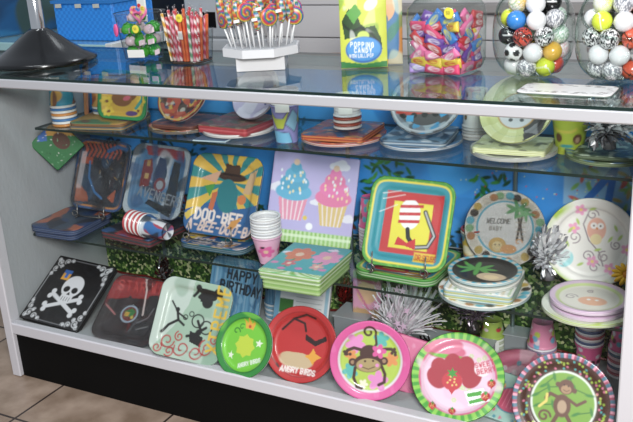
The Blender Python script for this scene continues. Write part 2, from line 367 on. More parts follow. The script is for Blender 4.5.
# ---- neighbouring counter, left
n_ = thing('glass_counter', 'pale teal glass-topped counter standing behind the case on the left', 'counter', (-.55, 1.0, 0))
m = MB(); m.box(-.7, -.45, .93, .62, .9, .96, b=.003); m.build('counter_top', solid('8fb3b6', .12, 0, .6), n_)
m = MB(); m.box(.622, -.45, .93, .65, .9, .964, b=.002); m.build('edge_trim', solid('cfd2d0', .4), n_)
m = MB(); m.box(-.65, -.40, 0, .6, .85, .929); m.build('counter_body', solid('7f9499', .6), n_)
# ================================================================ builders
SQ = lambda w: w*.17
def pose(c, yaw, tilt, roll, w, h, thick):
    yaw, tilt, roll = [math.radians(q) for q in (yaw, tilt, roll)]
    ux = Vector((math.cos(yaw), math.sin(yaw), 0)); n0 = Vector((math.sin(yaw), -math.cos(yaw), 0))
    up = Vector((0, 0, 1))*math.cos(tilt)-n0*math.sin(tilt)
    a = ux*math.cos(roll)+up*math.sin(roll); b = -ux*math.sin(roll)+up*math.cos(roll); n = a.cross(b)
    p = Vector(c)-b*h/2
    return Matrix(((a.x, b.x, n.x, p.x), (a.y, b.y, n.y, p.y), (a.z, b.z, n.z, p.z), (0, 0, 0, 1)))
def wrapper(W, H, rc, par, off, z=.003, seed=1, back=.018):
    o = outline(W, H, rc, 60); V = [(0, 0, z)]; F = []; R = 14
    for i in range(1, R+1): V += [(p[0]*i/R, p[1]*i/R, z) for p in o]
    V = np.array(V); V[:, 2] += .0012*noise2(V[:, 0]*90, V[:, 1]*90, seed)
    V = np.r_[V, [(p[0]*1.0, p[1]*1.0, -back) for p in o]]
    F = [(0, 1+j, 1+(j+1) % 60) for j in range(60)]+[(1+i*60+j, 1+(i+1)*60+j, 1+(i+1)*60+(j+1) % 60, 1+i*60+(j+1) % 60) for i in range(R) for j in range(60)]
    return mesh('wrapper', V+np.array(off), F, CELLO, par)
def leaned(kind, label, cat, c, yaw, tilt, roll, w, h, painter, rnd=False, rc=None, thick=.008, prof=None, side=('e4e4e4', 'b8b8b8'), wrap=0, nr=46, na=190, group=None, mat=None, pack=True):
    """a plate or pack standing on edge and leaning back; root at the point it stands on"""
    M = pose(c, yaw, tilt, roll, w, h, thick); r = thing(kind, label, cat, M=M, group=group)
    rc = w/2 if rnd else (rc if rc is not None else SQ(w)); pf = prof or DISH; off = (0, h/2, 0)
    front = .003 if pack else thick
    slab('printed_front', w, h, rc, painter, mat or (WRAPPED if wrap else PRINT), r, front, pf, nr, na, 1, side[0], off)
    if pack: slab('stacked_plates' if pf is DISH else 'stacked_sheets', w*.995, h*.995, rc, lambda c: c.fill(side[0]), PAPER if 0 else PRINT, r, thick-.0042, [(0, 0-(.013 if pf is DISH else 0)), (.68, -.013 if pf is DISH else 0), (.84, -.003 if pf is DISH else 0), (1, 0)], 6, 80, max(2, int(thick/.003)), side, (0, h/2, -.0042))
    if wrap: wrapper(w*1.02, h*1.02, rc*1.02, r, off, .0035, wrap, thick*.8)
    return r
def flat(kind, label, cat, x, y, z, rz, layers, group=None):
    """things lying flat: layers from the bottom up: (part, W, H, corner, thick, painter, ridges, side, dish)"""
    r = thing(kind, label, cat, (x, y, z), math.radians(rz), group=group); h = 0; pd = 0
    for (part, W_, H_, rc, th, p, rg, side, dish) in layers:
        h += th+.0012
        h += (.0075 if dish else 0)-(.003 if pd else 0); pd = dish
        slab(part, W_, H_, rc, p, PRINT if dish else WRAPPED, r, th, SHALLOW if dish else FLAT, 30, 120, rg, side, (0, 0, h))
    return r
def plain(col):
    def f(c): c.fill(col)
    return f
def cup_pack(label, x, y, z, rt, rb, h, n, printf, inverted=False, rimcols=('f2f0ec', 'd8d4d0'), group=None, tilt=None, sticker=None, pitch=.008, rz=0., body='cup'):
    """nested paper cups. upright: mouth at the top; inverted: mouth down"""
    r = thing('cup_pack', label, 'paper cups', (x, y, z), rz, group=group)
    if tilt is not None: r.matrix_world = tilt
    H = h+n*pitch
    def put(m, name, mat, **k):
        if inverted:
            for i in range(len(m.V)): m.V[i] = m.V[i]*np.array([1, -1, -1])+np.array([0, 0, H])
        return m.build(name, mat, r, True, True, **k)
    m = MB(); prof = [(0.001, .004), (rb*.9, .004), (rb*.92, 0), (rb, 0)]+[(rb+(rt-rb)*t, h*t) for t in np.linspace(0, 1, 26)]+[(rt+.0022, h+.0005), (rt+.002, h+.003), (rt-.001, h+.003), (rt-.0015, h-.01)]
    def colf(t, zz):
        # u: -1..1 around, 0 towards -y ; v: 0..1 up the picture
        uu = (((t+PI/2+PI) % (2*PI))-PI)/PI; vv = zz/h
        if inverted: uu = -uu; vv = 1-vv
        c = Cv(uu*2, vv*2-1, 'ffffff'); c.aa = .05; printf(c); return c.c
    m.lathe(prof, 72, colf=colf); bo = put(m, body, PRINT)
    for k in range(n):
        z0 = h+.003+k*pitch; m = MB(); c1 = L(rimcols[k % len(rimcols)])
        m.lathe([(rt-.002, z0-.004), (rt-.0012, z0), (rt-.001, z0+pitch*.35), (rt+.002, z0+pitch*.45), (rt+.0024, z0+pitch*.75), (rt+.001, z0+pitch), (rt-.003, z0+pitch*.8)]+([(0.001, z0+pitch*.5)] if (k == n-1 and 0) else []), 40, col=c1); put(m, 'cup_rim', PRINT)
    if sticker:
        m = MB(); a0, a1, s0, s1 = sticker; V = []
        for a in np.linspace(a0, a1, 8):
            for s in (s0, s1): rr = (rt+.003)+((rb-rt)*max(0, s*H-n*pitch)/h if inverted else (rb-rt)*max(0, h-s*H)/h); V.append((rr*math.cos(a), rr*math.sin(a), s*H))
        m.add(V, [(2*i, 2*i+2, 2*i+3, 2*i+1) for i in range(7)], L('eeeeea')); 
        c = []
        m.build('price_sticker', PRINT, bo, True, True)
    return r
def wire_stand(label, x, y, z, rz, w, h=.10, d=.12):
    r = thing('wire_plate_stand', label, 'plate stand', (x, y, z), math.radians(rz))
    for s in (-1, 1):
        m = MB(); X = s*w/2; P = [(X+s*0, -.014+.012*math.cos(a)*(1-a/9), .016+.012*math.sin(a)*(1-a/9)) for a in np.linspace(6.5, -PI/2, 22)]
        P = [(X+(.012*math.cos(a)*(1-a/11)), -.003, .015+.012*math.sin(a)*(1-a/11)) for a in np.linspace(6.0, -PI/2, 22)]
        P += [(X, .02, .0025), (X, d*.6, .0025), (X, d, h)]; m.tube(P, .0018, 6); m.build('wire_leg', WIRE, r, True)
    m = MB(); m.tube([(-w/2, d*.6, .0026), (w/2, d*.6, .0026)], .0016, 6); m.build('cross_wire', WIRE, r, True)
    return r
def tinsel(label, x, y, z, n, R_, up, cols, seed, spread=1., width=.003, base=('222222', .022), stars=0, kind='tinsel_centrepiece', dirn=(0, 0), metal=.85):
    r = thing(kind, label, 'party decoration', (x, y, z)); g = random.Random(seed)
    m = MB(); m.lathe([(0.001, 0), (base[1], 0), (base[1]*.95, .018), (base[1]*.5, .032), (0.001, .034)], 20); m.build('weight', solid(base[0], .3, .5), r, True)
    for ci, c in enumerate(cols):
        m = MB()
        for k in range(n//len(cols)):
            a = g.uniform(0, 2*PI); el = g.uniform(.15, 1.45)*spread; l = g.uniform(.55, 1.)
            dx, dy, dz = math.cos(a)*math.sin(el)*R_*l+dirn[0]*l, math.sin(a)*math.sin(el)*R_*l+dirn[1]*l, up*l*math.cos(el*.75)
            sag = g.uniform(.0, .5)*math.sin(el)*up; tw = g.uniform(0, 3); P = []
            for t in np.linspace(0, 1, 7): P.append(Vector((dx*t+.004*math.sin(9*t+a), dy*t+.004*math.cos(7*t+a), .03+dz*t-sag*t*t)))
            V = []
            for i, p in enumerate(P):
                q = Vector((math.cos(a+PI/2+tw+i*.5), math.sin(a+PI/2+tw+i*.5), .4*math.sin(tw+i*.6)))*width*.5; V += [p-q, p+q]
            m.add([tuple(v) for v in V], [(2*i, 2*i+2, 2*i+3, 2*i+1) for i in range(6)])
        o = m.build('foil_strands', solid(c, .25, metal), r); o['kind'] = 'stuff'
    for k in range(stars):
        a = g.uniform(0, 2*PI); q = g.uniform(.4, 1); cx, cy, cz = dirn[0]*q+math.cos(a)*R_*.6*q, dirn[1]*q-R_*.5*q-.01, .03+up*g.uniform(.3, .95)
        V = [(cx, cy, cz)]+[(cx+(.012 if i % 2 == 0 else .005)*math.cos(PI/2+PI*i/5+k), cy, cz+(.012 if i % 2 == 0 else .005)*math.sin(PI/2+PI*i/5+k)) for i in range(10)]
        V = V+[(p[0], p[1]+.0012, p[2]) for p in V]
        m = MB(); m.add(V, [(0, 1+i, 1+(i+1) % 10) for i in range(10)]+[(11, 12+(i+1) % 10, 12+i) for i in range(10)]+[(1+i, 12+i, 12+(i+1) % 10, 1+(i+1) % 10) for i in range(10)]); m.build('star', solid('e8c8e0', .3, .2), r)
    return r
# ================================================================ LOWEST DECK: plates leaning in a row
def p_skull(c):
    c.fill('151416'); c.blotch(['222226'], 14, 2, .5, .6)
    for sx in (-1, 1):
        for sy in (-1, 1):
            x, y = sx*.80, sy*.80
            for (dx, dy, r) in ((0, 0, .11), (-.2, .06, .09), (.06, -.2, .09), (-.36, .10, .06), (.10, -.36, .06), (.08, .08, .07), (-.1, -.1, .06)):
                c.curl(x+sx*dx*1, y+sy*dy*1, r, .028, 'cfcfd2', sx*sy*1.1+dx*5, 1.2, sx*sy); c.disc(x+sx*dx, y+sy*dy, .03, 'd8d8da')
    c.frame(.965, '151416', 40) if 0 else None
    for s in (-1, 1): c.line([(s*.93, -.4), (s*.93, .4)], .018, 'b8b8bc'); c.line([(-.4, s*.93), (.4, s*.93)], .018, '8b8b90')
    W_ = 'dddcdf'
    for a in (.42, -.42):
        dx, dy = .50*math.cos(a), .50*math.sin(a); c.line([(.02-dx, -.33-dy), (.02+dx, -.33+dy)], .11, W_)
        for s in (-1, 1):
            for q in (-1, 1): c.disc(.02+s*(dx+.03)-q*.06*math.sin(a), -.33+s*dy+q*.075, .075, W_)
    c.ell(.04, .18, .33, .33, W_); c.rect(-.15, -.20, .23, .0, W_); c.ell(.04, -.16, .19, .1, W_)
    c.ell(-.1, .08, .10, .09, '151416', .3); c.ell(.17, .08, .10, .09, '151416', -.3); c.poly([(.04, .02), (-.02, -.08), (.1, -.08)], '151416')
    for k in range(4): c.line([(-.08+k*.08, -.15), (-.08+k*.08, -.25)], .015, '151416')
    c.rect(-.50, .42, -.24, .62, '2a6cc0'); c.rect(-.50, .32, -.24, .52, 'e3a21c'); c.rect(-.42, .38, -.32, .56, '2a6cc0')
leaned('napkin_box', 'flat black square pack with a white skull and crossbones at the left end', 'party napkins', (.151, .142, .253), 6.1, 58.1, -5.8, .232, .244, p_skull, rc=.004, thick=.014, prof=FLAT, side=('1a191b', '3a3a3c'), nr=60, na=240)
def p_scifi(c):
    c.fill('241a1c'); c.poly([(-1, .15), (-.5, .35), (.3, .45), (1, .2), (1, 1.1), (-1, 1.1)], 'a81c20'); c.blotch(['7a1418', '1a1416'], 5, 4, .4, .7)
    c.poly([(-.8, -.2), (-.35, .45), (-.15, .3), (.1, -1), (-.9, -1)], '2a2023'); c.poly([(.0, -.9), (.25, .55), (.5, .62), (.85, .1), (.9, -1)], '1b1b1f')
    c.line([(.0, .98), (.30, -.05)], .05, 'f0dcd8'); c.line([(-.9, .0), (-.55, -.2)], .035, 'e08888')
    c.text('STAR WARS', -.80, .55, .26, 'e0504c', .03, .08, .9, .62)
    c.line([(.25, -.3), (.5, -.1), (.55, .2)], .04, '777a80'); c.line([(.3, -.5), (.6, -.35)], .035, '8a8c90'); c.line([(.1, -.6), (.2, -.2)], .03, '666a70')
    c.disc(-.12, -.10, .27, 'a9c4d8'); c.disc(-.12, -.10, .22, '7c2a22'); c.poly([(-.3, -.05), (-.1, .08), (.05, 0), (0, -.15), (-.2, -.2)], '2c8a3c'); c.rect(-.26, -.18, -.12, -.05, 'e0b020'); c.disc(0, -.18, .05, 'd8c850')
leaned('party_plates', 'square rounded plate pack, black under a red band, round price sticker in its middle', 'party plates', (.434, .112, .256), 8.7, 52.4, -5.5, .212, .213, p_scifi, thick=.008, wrap=3, side=('2a2022', '777777'))
def p_moto(c):
    c.fill('a0bca6'); c.poly([(-1, -1), (-.45, -.2), (-.2, .35), (-.1, 1), (-1, 1)], 'c0cfc4'); c.blotch(['8fae98', 'b8cabc'], 4, 7, .4, .6); c.rect(.55, -1, 1, 1, '7da088', 0, .5)
    K = '1d1c1c'
    c.disc(.30, .52, .15, K); c.disc(.58, .78, .13, K); c.poly([(.1, .5), (.5, .6), (.6, .8), (.1, .85)], K); c.line([(.30, .52), (.58, .78), (.20, .80), (.05, .62), (.3, .52)], .09, K); c.disc(.02, .84, .08, K); c.line([(-.1, .62), (.02, .78), (.2, .72)], .08, K)
    c.disc(-.46, .20, .06, K); c.line([(-.45, .15), (-.38, -.05), (-.62, -.22), (-.75, -.42)], .07, K); c.line([(-.66, .38), (-.42, .12), (-.18, .02)], .045, K); c.ring(-.2, .05, .06, .025, K); c.ring(-.05, .16, .06, .025, K); c.line([(-.38, -.05), (-.2, -.15)], .06, K)
    c.ring(.16, .02, .16, .035, K); c.ring(.42, -.10, .16, .035, K); c.line([(.16, .02), (.3, -.2), (.42, -.1), (.1, -.35), (-.05, -.4)], .07, K); c.poly([(.0, -.25), (.4, -.35), (.38, -.6), (.05, -.52)], K); c.disc(.25, -.25, .08, K)
    for x, y, r, a in ((-.55, -.6, .2, 0), (-.25, -.45, .13, 2), (-.75, -.82, .13, 1), (-.1, -.72, .22, 3), (.3, -.75, .2, .5), (.55, -.6, .22, 2), (.7, -.35, .13, 1), (-.4, -.85, .14, 4)): c.curl(x, y, r, .035, 'b33234', a, 1.3, 1 if a > 1 else -1)
    c.text('XTREME', .90, -.66, .34, 'e0b820', .06, PI/2, .86, .6)
leaned('party_plates', 'square pale green plate with black motorbike riders, red swirls and yellow lettering', 'party plates', (.684, .062, .29), 11.4, 31.3, -6.9, .219, .222, p_moto, thick=.007, nr=60, na=240, side=('c8d4c8', '9fb0a4'))
def p_pig(c):
    c.fill('2f8f3c'); c.disc(0, 0, .80, '79cf30'); c.ring(0, 0, .82, .03, '1f6f2c')
    c.blotch(['8adb3c'], 3, 9, .3, .5); c.poly([(-.12, .50), (-.2, .80), (-.07, .68), (.0, .86), (.08, .68), (.22, .78), (.16, .50)], 'e8ae28'); c.disc(.02, .58, .05, 'c84a28')
    c.star(-.02, -.02, .36, 'c9dc2e', 8, 0, .8); c.star(-.45, -.38, .12, 'f0f4e0'); c.star(.46, .14, .14, 'f0f4e0'); c.curl(-.42, .36, .13, .035, '2c7a28', 0, .8); c.curl(-.25, .52, .1, .03, '2c7a28', 1, .8)
    c.text('ANGRY BIRDS', -.10, -.70, .11, 'eef2e8', .026, .42, .75, .6)
leaned('party_plates', 'small round lime plate with dark green rim and a yellow crown', 'party plates', (.866, .043, .259), -2.6, 29.6, 0, .177, .177, p_pig, rnd=True, thick=.007, side=('2f8f3c', 'dddddd'))
def p_red(c):
    c.fill('c21c1e'); c.ring(0, 0, .84, .03, 'a01416'); K = '2a0c0e'
    c.line([(-.55, .35), (-.25, .65), (.05, .55), (.1, .35)], .06, K); c.line([(-.25, .65), (.1, .78), (.35, .70)], .06, K); c.line([(-.78, .1), (-.85, -.3), (-.55, -.62)], .05, K)
    c.ell(-.12, -.42, .48, .22, 'cdb38c', -.1); c.poly([(-.7, -.2), (.6, -.25), (.3, -.05), (-.4, .0)], 'c21c1e')
    c.poly([(.10, .12), (.38, -.02), (.70, .15), (.66, .26), (.38, .12), (.1, .28)], K); c.star(.34, -.30, .22, 'e8a324', 4, 0, .5)
    c.text('ANGRY BIRDS', -.50, -.72, .13, 'f4ece8', .03, -.06, .75, .6); c.blotch(['cf2b2a'], 3, 3, .4, .5)
leaned('party_plates', 'round red plate with black swooshes, tan patch and white lettering', 'party plates', (1.019, .082, .272), 10.5, 26.4, 0, .201, .201, p_red, rnd=True, thick=.007, side=('b01a1c', 'dddddd'))
def p_pmonk(c):
    c.fill('e0509c'); c.blotch(['e86cae'], 18, 3, .5, .5); c.disc(0, 0, .80, 'efe4ee'); c.disc(0, 0, .75, 'b5cf4a')
    for x, y, r, col in ((-.36, .42, .22, 'e68ac8'), (.28, .52, .17, '53b8b0'), (-.50, -.28, .17, '53b8b0'), (.52, .02, .16, 'e2904a'), (.18, -.52, .22, 'e68ac8'), (-.48, .12, .13, 'e2904a'), (-.18, -.60, .10, 'f0ead0')):
        c.flower(x, y, r*1.1, col, col, 5, x)
    K = '4b2c26'
    c.curl(-.02, .70, .18, .055, K, -.4, 1.1, 1); c.line([(.14, .62), (.16, .40), (.02, .22)], .06, K)
    c.ell(-.02, .16, .24, .22, K); c.line([(-.1, .22), (-.4, .30), (-.56, .24), (-.62, .14)], .08, K); c.line([(.1, .22), (.38, .28), (.52, .28), (.62, .2)], .08, K)
    for x, y in ((-.58, .14), (-.64, .2), (-.5, .14), (.62, .14), (.6, .28), (.54, .18)): c.disc(x, y, .04, K)
    c.line([(-.38, -.2), (-.42, -.45), (-.34, -.66), (-.22, -.70)], .075, K); c.line([(.28, -.15), (.36, -.35), (.34, -.55), (.2, -.62)], .075, K)
    c.disc(-.44, -.06, .10, K); c.disc(.34, -.02, .10, K); c.disc(-.44, -.06, .05, 'a98464'); c.disc(.34, -.02, .05, 'a98464')
    c.ell(-.05, -.08, .36, .23, K); c.ell(-.05, -.13, .30, .17, 'b29a66'); c.disc(-.13, -.03, .028, K); c.disc(.07, -.02, .028, K); c.line([(-.2, -.18), (-.05, -.23), (.1, -.17)], .02, K); c.disc(-.24, -.15, .045, 'e68ac8'); c.disc(.17, -.13, .045, 'e68ac8')
    c.flower(.22, .22, .17, 'e0509c', 'f3c7e0')
leaned('party_plates', 'round plate with pink rim and a long-armed brown monkey wearing a pink flower', 'party plates', (1.232, .056, .281), 20, 17, 0, .201, .201, p_pmonk, rnd=True, thick=.007, side=('e0509c', 'eeeeee'), nr=56, na=220)
def p_straw(c):
    c.fill('8fd048'); c.rays(0, 0, 34, '4aa834'); c.disc(0, 0, .84, 'e05a8c'); c.disc(0, 0, .80, 'f0c4dc'); c.blotch(['f4d2e4'], 5, 2, .3, .7)
    g = np.random.default_rng(5)
    for k in range(16): c.flower(g.uniform(-.6, .7), g.uniform(-.55, .65), .05, 'c9e0a0', 'f0c4dc', 6)
    def berry(x, y, s, rot=0):
        c.ell(x, y, s, s*.95, 'cc2438', rot); c.poly([(x-s*.9, y), (x+s*.9, y), (x, y-s*1.35)], 'cc2438'); 
        for k in range(7): c.disc(x+s*.55*math.cos(k*2.4)*(.4+.1*k), y+s*.55*math.sin(k*2.4)*(.4+.1*k)-s*.1, s*.09, 'f2d870')
        c.star(x, y+s*.78, s*.62, '3d9a34', 6, .5)
    c.ell(-.30, .58, .46, .17, 'd86084', -.05); c.ell(-.28, .68, .38, .17, 'e07898', .1); c.ell(-.2, .46, .42, .05, '6fbf3c', -.1)
    [c.ell(x, y, .2, .26, 'b02238', a) for x, y, a in ((-.38, .18, .4), (-.12, .28, 0), (.15, .24, -.3), (.3, .02, -.5), (-.45, -.02, .6))]
    berry(-.12, -.08, .22); c.poly([(.15, -.3), (.55, -.2), (.7, -.5), (.25, -.6)], 'ffffff'); c.poly([(.2, -.34), (.52, -.26), (.5, -.36), (.22, -.42)], '4aa834'); c.poly([(.24, -.5), (.6, -.38), (.62, -.46), (.26, -.57)], '4aa834')
    berry(.60, -.38, .10); berry(-.52, -.66, .08); berry(-.1, -.74, .08); berry(.72, -.1, .09)
    c.disc(.52, .22, .17, 'f7e6ee'); c.text('SWEET', .38, .24, .10, 'd03858', .025, .2); c.text('BERRY', .42, .10, .10, 'd03858', .025, .2)
leaned('party_plates', 'round pink plate edged in green checks with strawberries, leaning at the deck edge', 'party plates', (1.441, .108, .257), 16.4, 46, 0, .224, .224, p_straw, rnd=True, thick=.007, side=('8fd048', 'eeeeee'), nr=56, na=220)
def p_bmonk(c):
    c.fill('f0a0b8'); c.rays(0, 0, 38, 'b04a68', 0, -.1); c.rays(0, 0, 38, '4f7890', 1.6, -.45); c.disc(0, 0, .90, '503028')
    g = np.random.default_rng(8)
    for k in range(130): a = g.uniform(0, 2*PI); r = g.uniform(.67, .87); c.disc(r*math.cos(a), r*math.sin(a), .022, ['a8c840', 'e07898', '4fb0b0', 'c8d860'][k % 4])
    c.disc(0, .0, .64, 'dfe6dc'); c.disc(0, 0, .60, '7cab34')
    for P in ([(-.55, .1), (-.3, .28), (-.05, .32), (.05, .45)], [(.1, .5), (.2, .3), (.5, .2)], [(-.5, -.1), (-.2, -.05)], [(.25, -.2), (.55, -.12)], [(-.4, .3), (-.2, .5)]):
        c.line(P, .02, '2f6e2c'); [c.ell(x, y, .09, .03, '3c8434', k*1.3+.5) for k, (x, y) in enumerate(P)]
    K = '6b4433'; c.disc(.04, .32, .15, K); c.disc(-.12, .36, .05, K); c.disc(.2, .26, .05, K); c.ell(.04, .27, .10, .085, 'b08a66'); c.disc(0, .36, .015, '222222'); c.disc(.08, .34, .015, '222222'); c.line([(-.01, .26), (.05, .23), (.1, .26)], .015, K)
    c.ell(-.02, -.06, .17, .23, K); c.ell(-.02, -.08, .09, .13, 'b89a7c'); c.line([(-.1, .1), (-.26, .16), (-.34, .06)], .07, K); c.line([(.1, .08), (.26, -.02), (.42, .08)], .06, K); c.line([(-.1, -.25), (-.2, -.45), (-.3, -.5)], .08, K); c.line([(.08, -.25), (.18, -.42), (.28, -.5)], .08, K); c.curl(-.36, -.3, .13, .045, K, 0, 1.2)
    c.line([(-.46, -.12), (-.33, .0), (-.32, .14)], .05, 'e8d060')
leaned('party_plates', 'round plate with striped pink rim, dotted brown band and brown monkey on green', 'party plates', (1.706, .045, .281), 8.8, 25.3, 0, .222, .222, p_bmonk, rnd=True, thick=.007, side=('f0a0b8', 'eeeeee'), nr=64, na=240)
# ---- lowest deck: things behind the front row
def p_hb(c):
    c.fill('5a9cc4'); g = np.random.default_rng(2)
    for k in range(22): c.rect(-1+k*.095, -1, -1+k*.095+.04, 1, ['7fb4d4', '2f6c9c', 'a8c8dc'][k % 3], 0, .6)
    c.blotch(['2c6ea0', '8fc0dc'], 8, 4, .3, .6); c.text('HAPPY', -.42, .30, .30, '16222e', .07, -.05, .8, .6); c.text('BIRTHDAY', -.66, -.10, .30, '16222e', .07, -.05, .75, .6)
leaned('party_plates', 'blue square plate pack lettered HAPPY BIRTHDAY behind the pale green plate', 'party plates', (.665, .315, .275), -.6, 22.3, 0, .186, .186, p_hb, thick=.010, mat=WRAPPED, side=('5590b8', 'c0d0dc'))
def p_blue_cup(c):
    c.fill('4a88b0')
    for k in range(20): c.rect(-2+k*.2, -1, -2+k*.2+.09, 1, '8fbcd8', 0, .5)
    for x in (-1.1, -.3, .5, 1.3): c.text('BDAY', x, .1, .5, '1b2a38', .1, 0, .8, .4)
cup_pack('stack of blue lettered birthday cups beside the HAPPY BIRTHDAY plates', .775, .372, DECK, .036, .027, .075, 7, p_blue_cup, True, ('e8eef2', '7fb0d0'))
def p_form(c):
    c.fill('e6e8ea'); c.rect(-1, -1, -.8, 1, '6aa0c0'); c.rect(.82, -1, .94, 1, '9cc4d8'); c.rect(-.8, -.4, -.3, .1, '3c7a34'); c.rect(-.8, -.6, -.2, -.45, 'e2c868')
    c.rect(.5, -1, .8, -.8, '3c7a34')
    for k in range(9): c.line([(-.2, .7-k*.16), (.72, .7-k*.16)], .02, '9ca4a8')
leaned('invitation_pack', 'white lined invitation pack with green blocks below the teal napkin stack', 'invitations', (.905, .30, .272), 14, 14, -6, .165, .17, p_form, rc=.003, thick=.012, prof=FLAT, side=('f0f0f0', 'cccccc'))
def block(name, label, cat, x0, y0, z0, x1, y1, z1, mat, b=.003):
    r = empty(name, ((x0+x1)/2, (y0+y1)/2, z0)); tag(r, label, cat); m = MB(); m.box(x0-(x0+x1)/2, y0-(y0+y1)/2, 0, x1-(x0+x1)/2, y1-(y0+y1)/2, (z1-z0)-.002, b=b); m.build('riser_body', mat, r); return r
RG = solid('8f9498', .4, 0, .3)
for i, (lb, a) in enumerate((('grey display riser behind the red plate and pink-rimmed plate', (1.0, .31, DECK, 1.10, .40, .247)), ('grey display riser behind the round strawberry plate', (1.27, .30, DECK, 1.46, .36, .232)), ('grey riser below the speckled paper, right of the small green cups', (1.47, .40, DECK, 1.55, .455, .235)))):
    o = block('display_riser', lb, 'riser', *a, RG); m = MB(); w = (a[3]-a[0])/2; m.box(-w-.003, -(a[4]-a[1])/2-.003, (a[5]-a[2])-.0018, w+.003, (a[4]-a[1])/2+.003, (a[5]-a[2])+.002, b=.001); m.build('riser_top', solid('a4aaad', .35, 0, .3), o)
def p_dollbox(c):
    c.fill('e8a0c0'); c.rect(-1, .6, 1, 1, '6fae3c'); c.ell(0, .1, .7, .5, 'e8b890'); c.rect(-1, -1, 1, -.6, 'c8a070'); c.line([(-1, .5), (.4, -.9)], .12, 'd87098'); c.line([(-.9, .6), (.9, .5)], .1, 'b84870')
leaned('favor_pack', 'narrow pink and tan packet behind the pink-rimmed monkey plate', 'party favours', (1.085, .36, .305), 5, 8, 0, .085, .14, p_dollbox, rc=.003, thick=.012, prof=FLAT, side=('e8a0c0', 'cccccc'), nr=14, na=60)
# stand the packet on the riser top
tinsel('white and silver spray of streamers with pink stars, above the pink-rimmed plate', 1.205, .31, DECK, 330, .150, .205, ('f8f6f8', 'f0f0f4', 'f4e6f0'), 3, .72, .0045, ('cc3040', .022), 9, 'streamer_centrepiece', (.03, -.02), .1)
tinsel('black foil spray standing between pink-rimmed and strawberry plates', 1.315, .215, DECK, 200, .05, .085, ('1c1c1f', '2c2c30'), 4, 1.1, .006, ('1a1a1c', .018))
tinsel('silver and lilac foil spray behind the strawberry plate', 1.39, .385, .236, 200, .075, .15, ('e0d0e0', 'a89aaa', 'f4eaf4'), 5, .9, .005, ('444444', .018))
tinsel('small red foil spray beside the white invitation pack', .985, .425, DECK, 120, .035, .12, ('b01818', '5a0e0e'), 6, .8, .005, ('5a0e0e', .015))
tinsel('small dark silver foil spray in front of the speckled paper, left', .33, .40, DECK, 110, .035, .10, ('b8b8bc', '2c1c1c', '7a1a1a'), 16, .9, .007, ('3a0e0e', .015))
def p_strawcup(c):
    c.fill('a9c44e'); 
    for x in (-1.4, -.5, .4, 1.3): c.ell(x, .1, .2, .3, 'c8283c'); c.star(x, .35, .15, '3d8a34'); c.ell(x+.45, .0, .16, .2, 'f2d8e0')
cup_pack('short stack of lime green cups with red strawberries, below the safari plates', 1.438, .405, DECK, .031, .024, .045, 6, p_strawcup, True, ('dfe3da', 'b8c0a8'), sticker=(-1.75, -.75, .1, .45))
def dots(c, cols, n, r, seed, box=(-2, -1, 2, 1)):
    g = np.random.default_rng(seed)
    for k in range(n): c.ell(g.uniform(box[0], box[2]), g.uniform(box[1], box[3]), r, r*1.5, cols[k % len(cols)])
def p_hkcup(c):
    c.fill('ee8fb4'); dots(c, ['e8842c', '6fb8d8', 'f2d8e4', 'c8d84c', 'd83c70'], 26, .17, 4, (-2, -.95, 2, .2))
    c.flower(.0, .45, .42, 'f6f2f4', 'f6f2f4', 6); c.poly([(-.3, .2), (0, .05), (.3, .2), (.3, -.1), (0, .0), (-.3, -.1)], 'c42858'); c.disc(.05, .62, .12, 'c42858'); c.star(1.3, .5, .25, 'f6f2f4'); c.star(-1.3, .5, .25, 'f6f2f4')
cup_pack('stack of pink dotted cups, tallest of those on the lowest deck', 1.578, .380, DECK, .036, .026, .062, 9, p_hkcup, True, ('e9e4ec', '9f8ab0', 'e8907c', '8fc0d8'), pitch=.007)
def p_conf(c):
    c.fill('e85c98'); dots(c, ['f0e4ec', 'c8d84c', '48b0c8', '5a2c3c'], 40, .14, 6)
cup_pack('stack of cups with white rims, beneath the owl plates', 1.690, .425, DECK, .035, .028, .06, 11, p_conf, False, ('f0eef2', '5a6890', 'f4f0f0', 'c86a78'))
cup_pack('pink cup stack with striped rims against the right end of the case', 1.775, .410, DECK, .033, .026, .065, 9, p_conf, True, ('f0eef2', '58708c', 'f0c8d0', 'c86a78'), pitch=.0085)
def p_pinkcup(c):
    c.fill('d8688c'); c.blotch(['e890ac', 'b84468', 'f0c0d0'], 5, 3, .2, .8); c.flower(.1, .1, .35, 'e8b8c8', 'c84870', 7); dots(c, ['f4e4ea', '58a8b8'], 16, .07, 3, (-1, -1, 1, 1))
leaned('party_plates', 'wrapped pink plate pack behind the brown-banded monkey plate', 'party plates', (1.552, .245, .214), 6, 72, 0, .175, .175, p_pinkcup, rnd=True, thick=.008, wrap=4, side=('d8688c', 'eeeeee'))
def p_cupcake(c):
    c.fill('9cc0b4'); dots(c, ['e0c048', '4890a0', 'd0607c'], 40, .05, 9, (-1, -1, 1, 1)); c.ell(.1, -.05, .62, .55, '2f7f94'); c.ell(.1, -.05, .56, .5, 'c44468')
    for k in range(6): c.line([(-.3+k*.16, -.4), (-.25+k*.13, .35)], .03, 'e07890')
leaned('napkin_pack', 'teal napkin pack printed with a pink cupcake beside the strawberry plate', 'party napkins', (1.565, .125, .215), 0, 62, -8, .13, .13, p_cupcake, rc=.004, thick=.012, prof=FLAT, side=('c8d4cc', '88a8a0'), nr=30, na=120)
leaned('napkin_pack', 'pink napkin pack tucked behind the pink-rimmed monkey plate', 'party napkins', (1.275, .135, .248), 14, 24, -14, .15, .14, lambda c: dots(c.fill('e0709c'), ['e894b8', 'c8447c'], 30, .05, 2, (-1, -1, 1, 1)), rc=.004, thick=.016, prof=FLAT, side=('e890b4', 'c8487c'), nr=16, na=80)
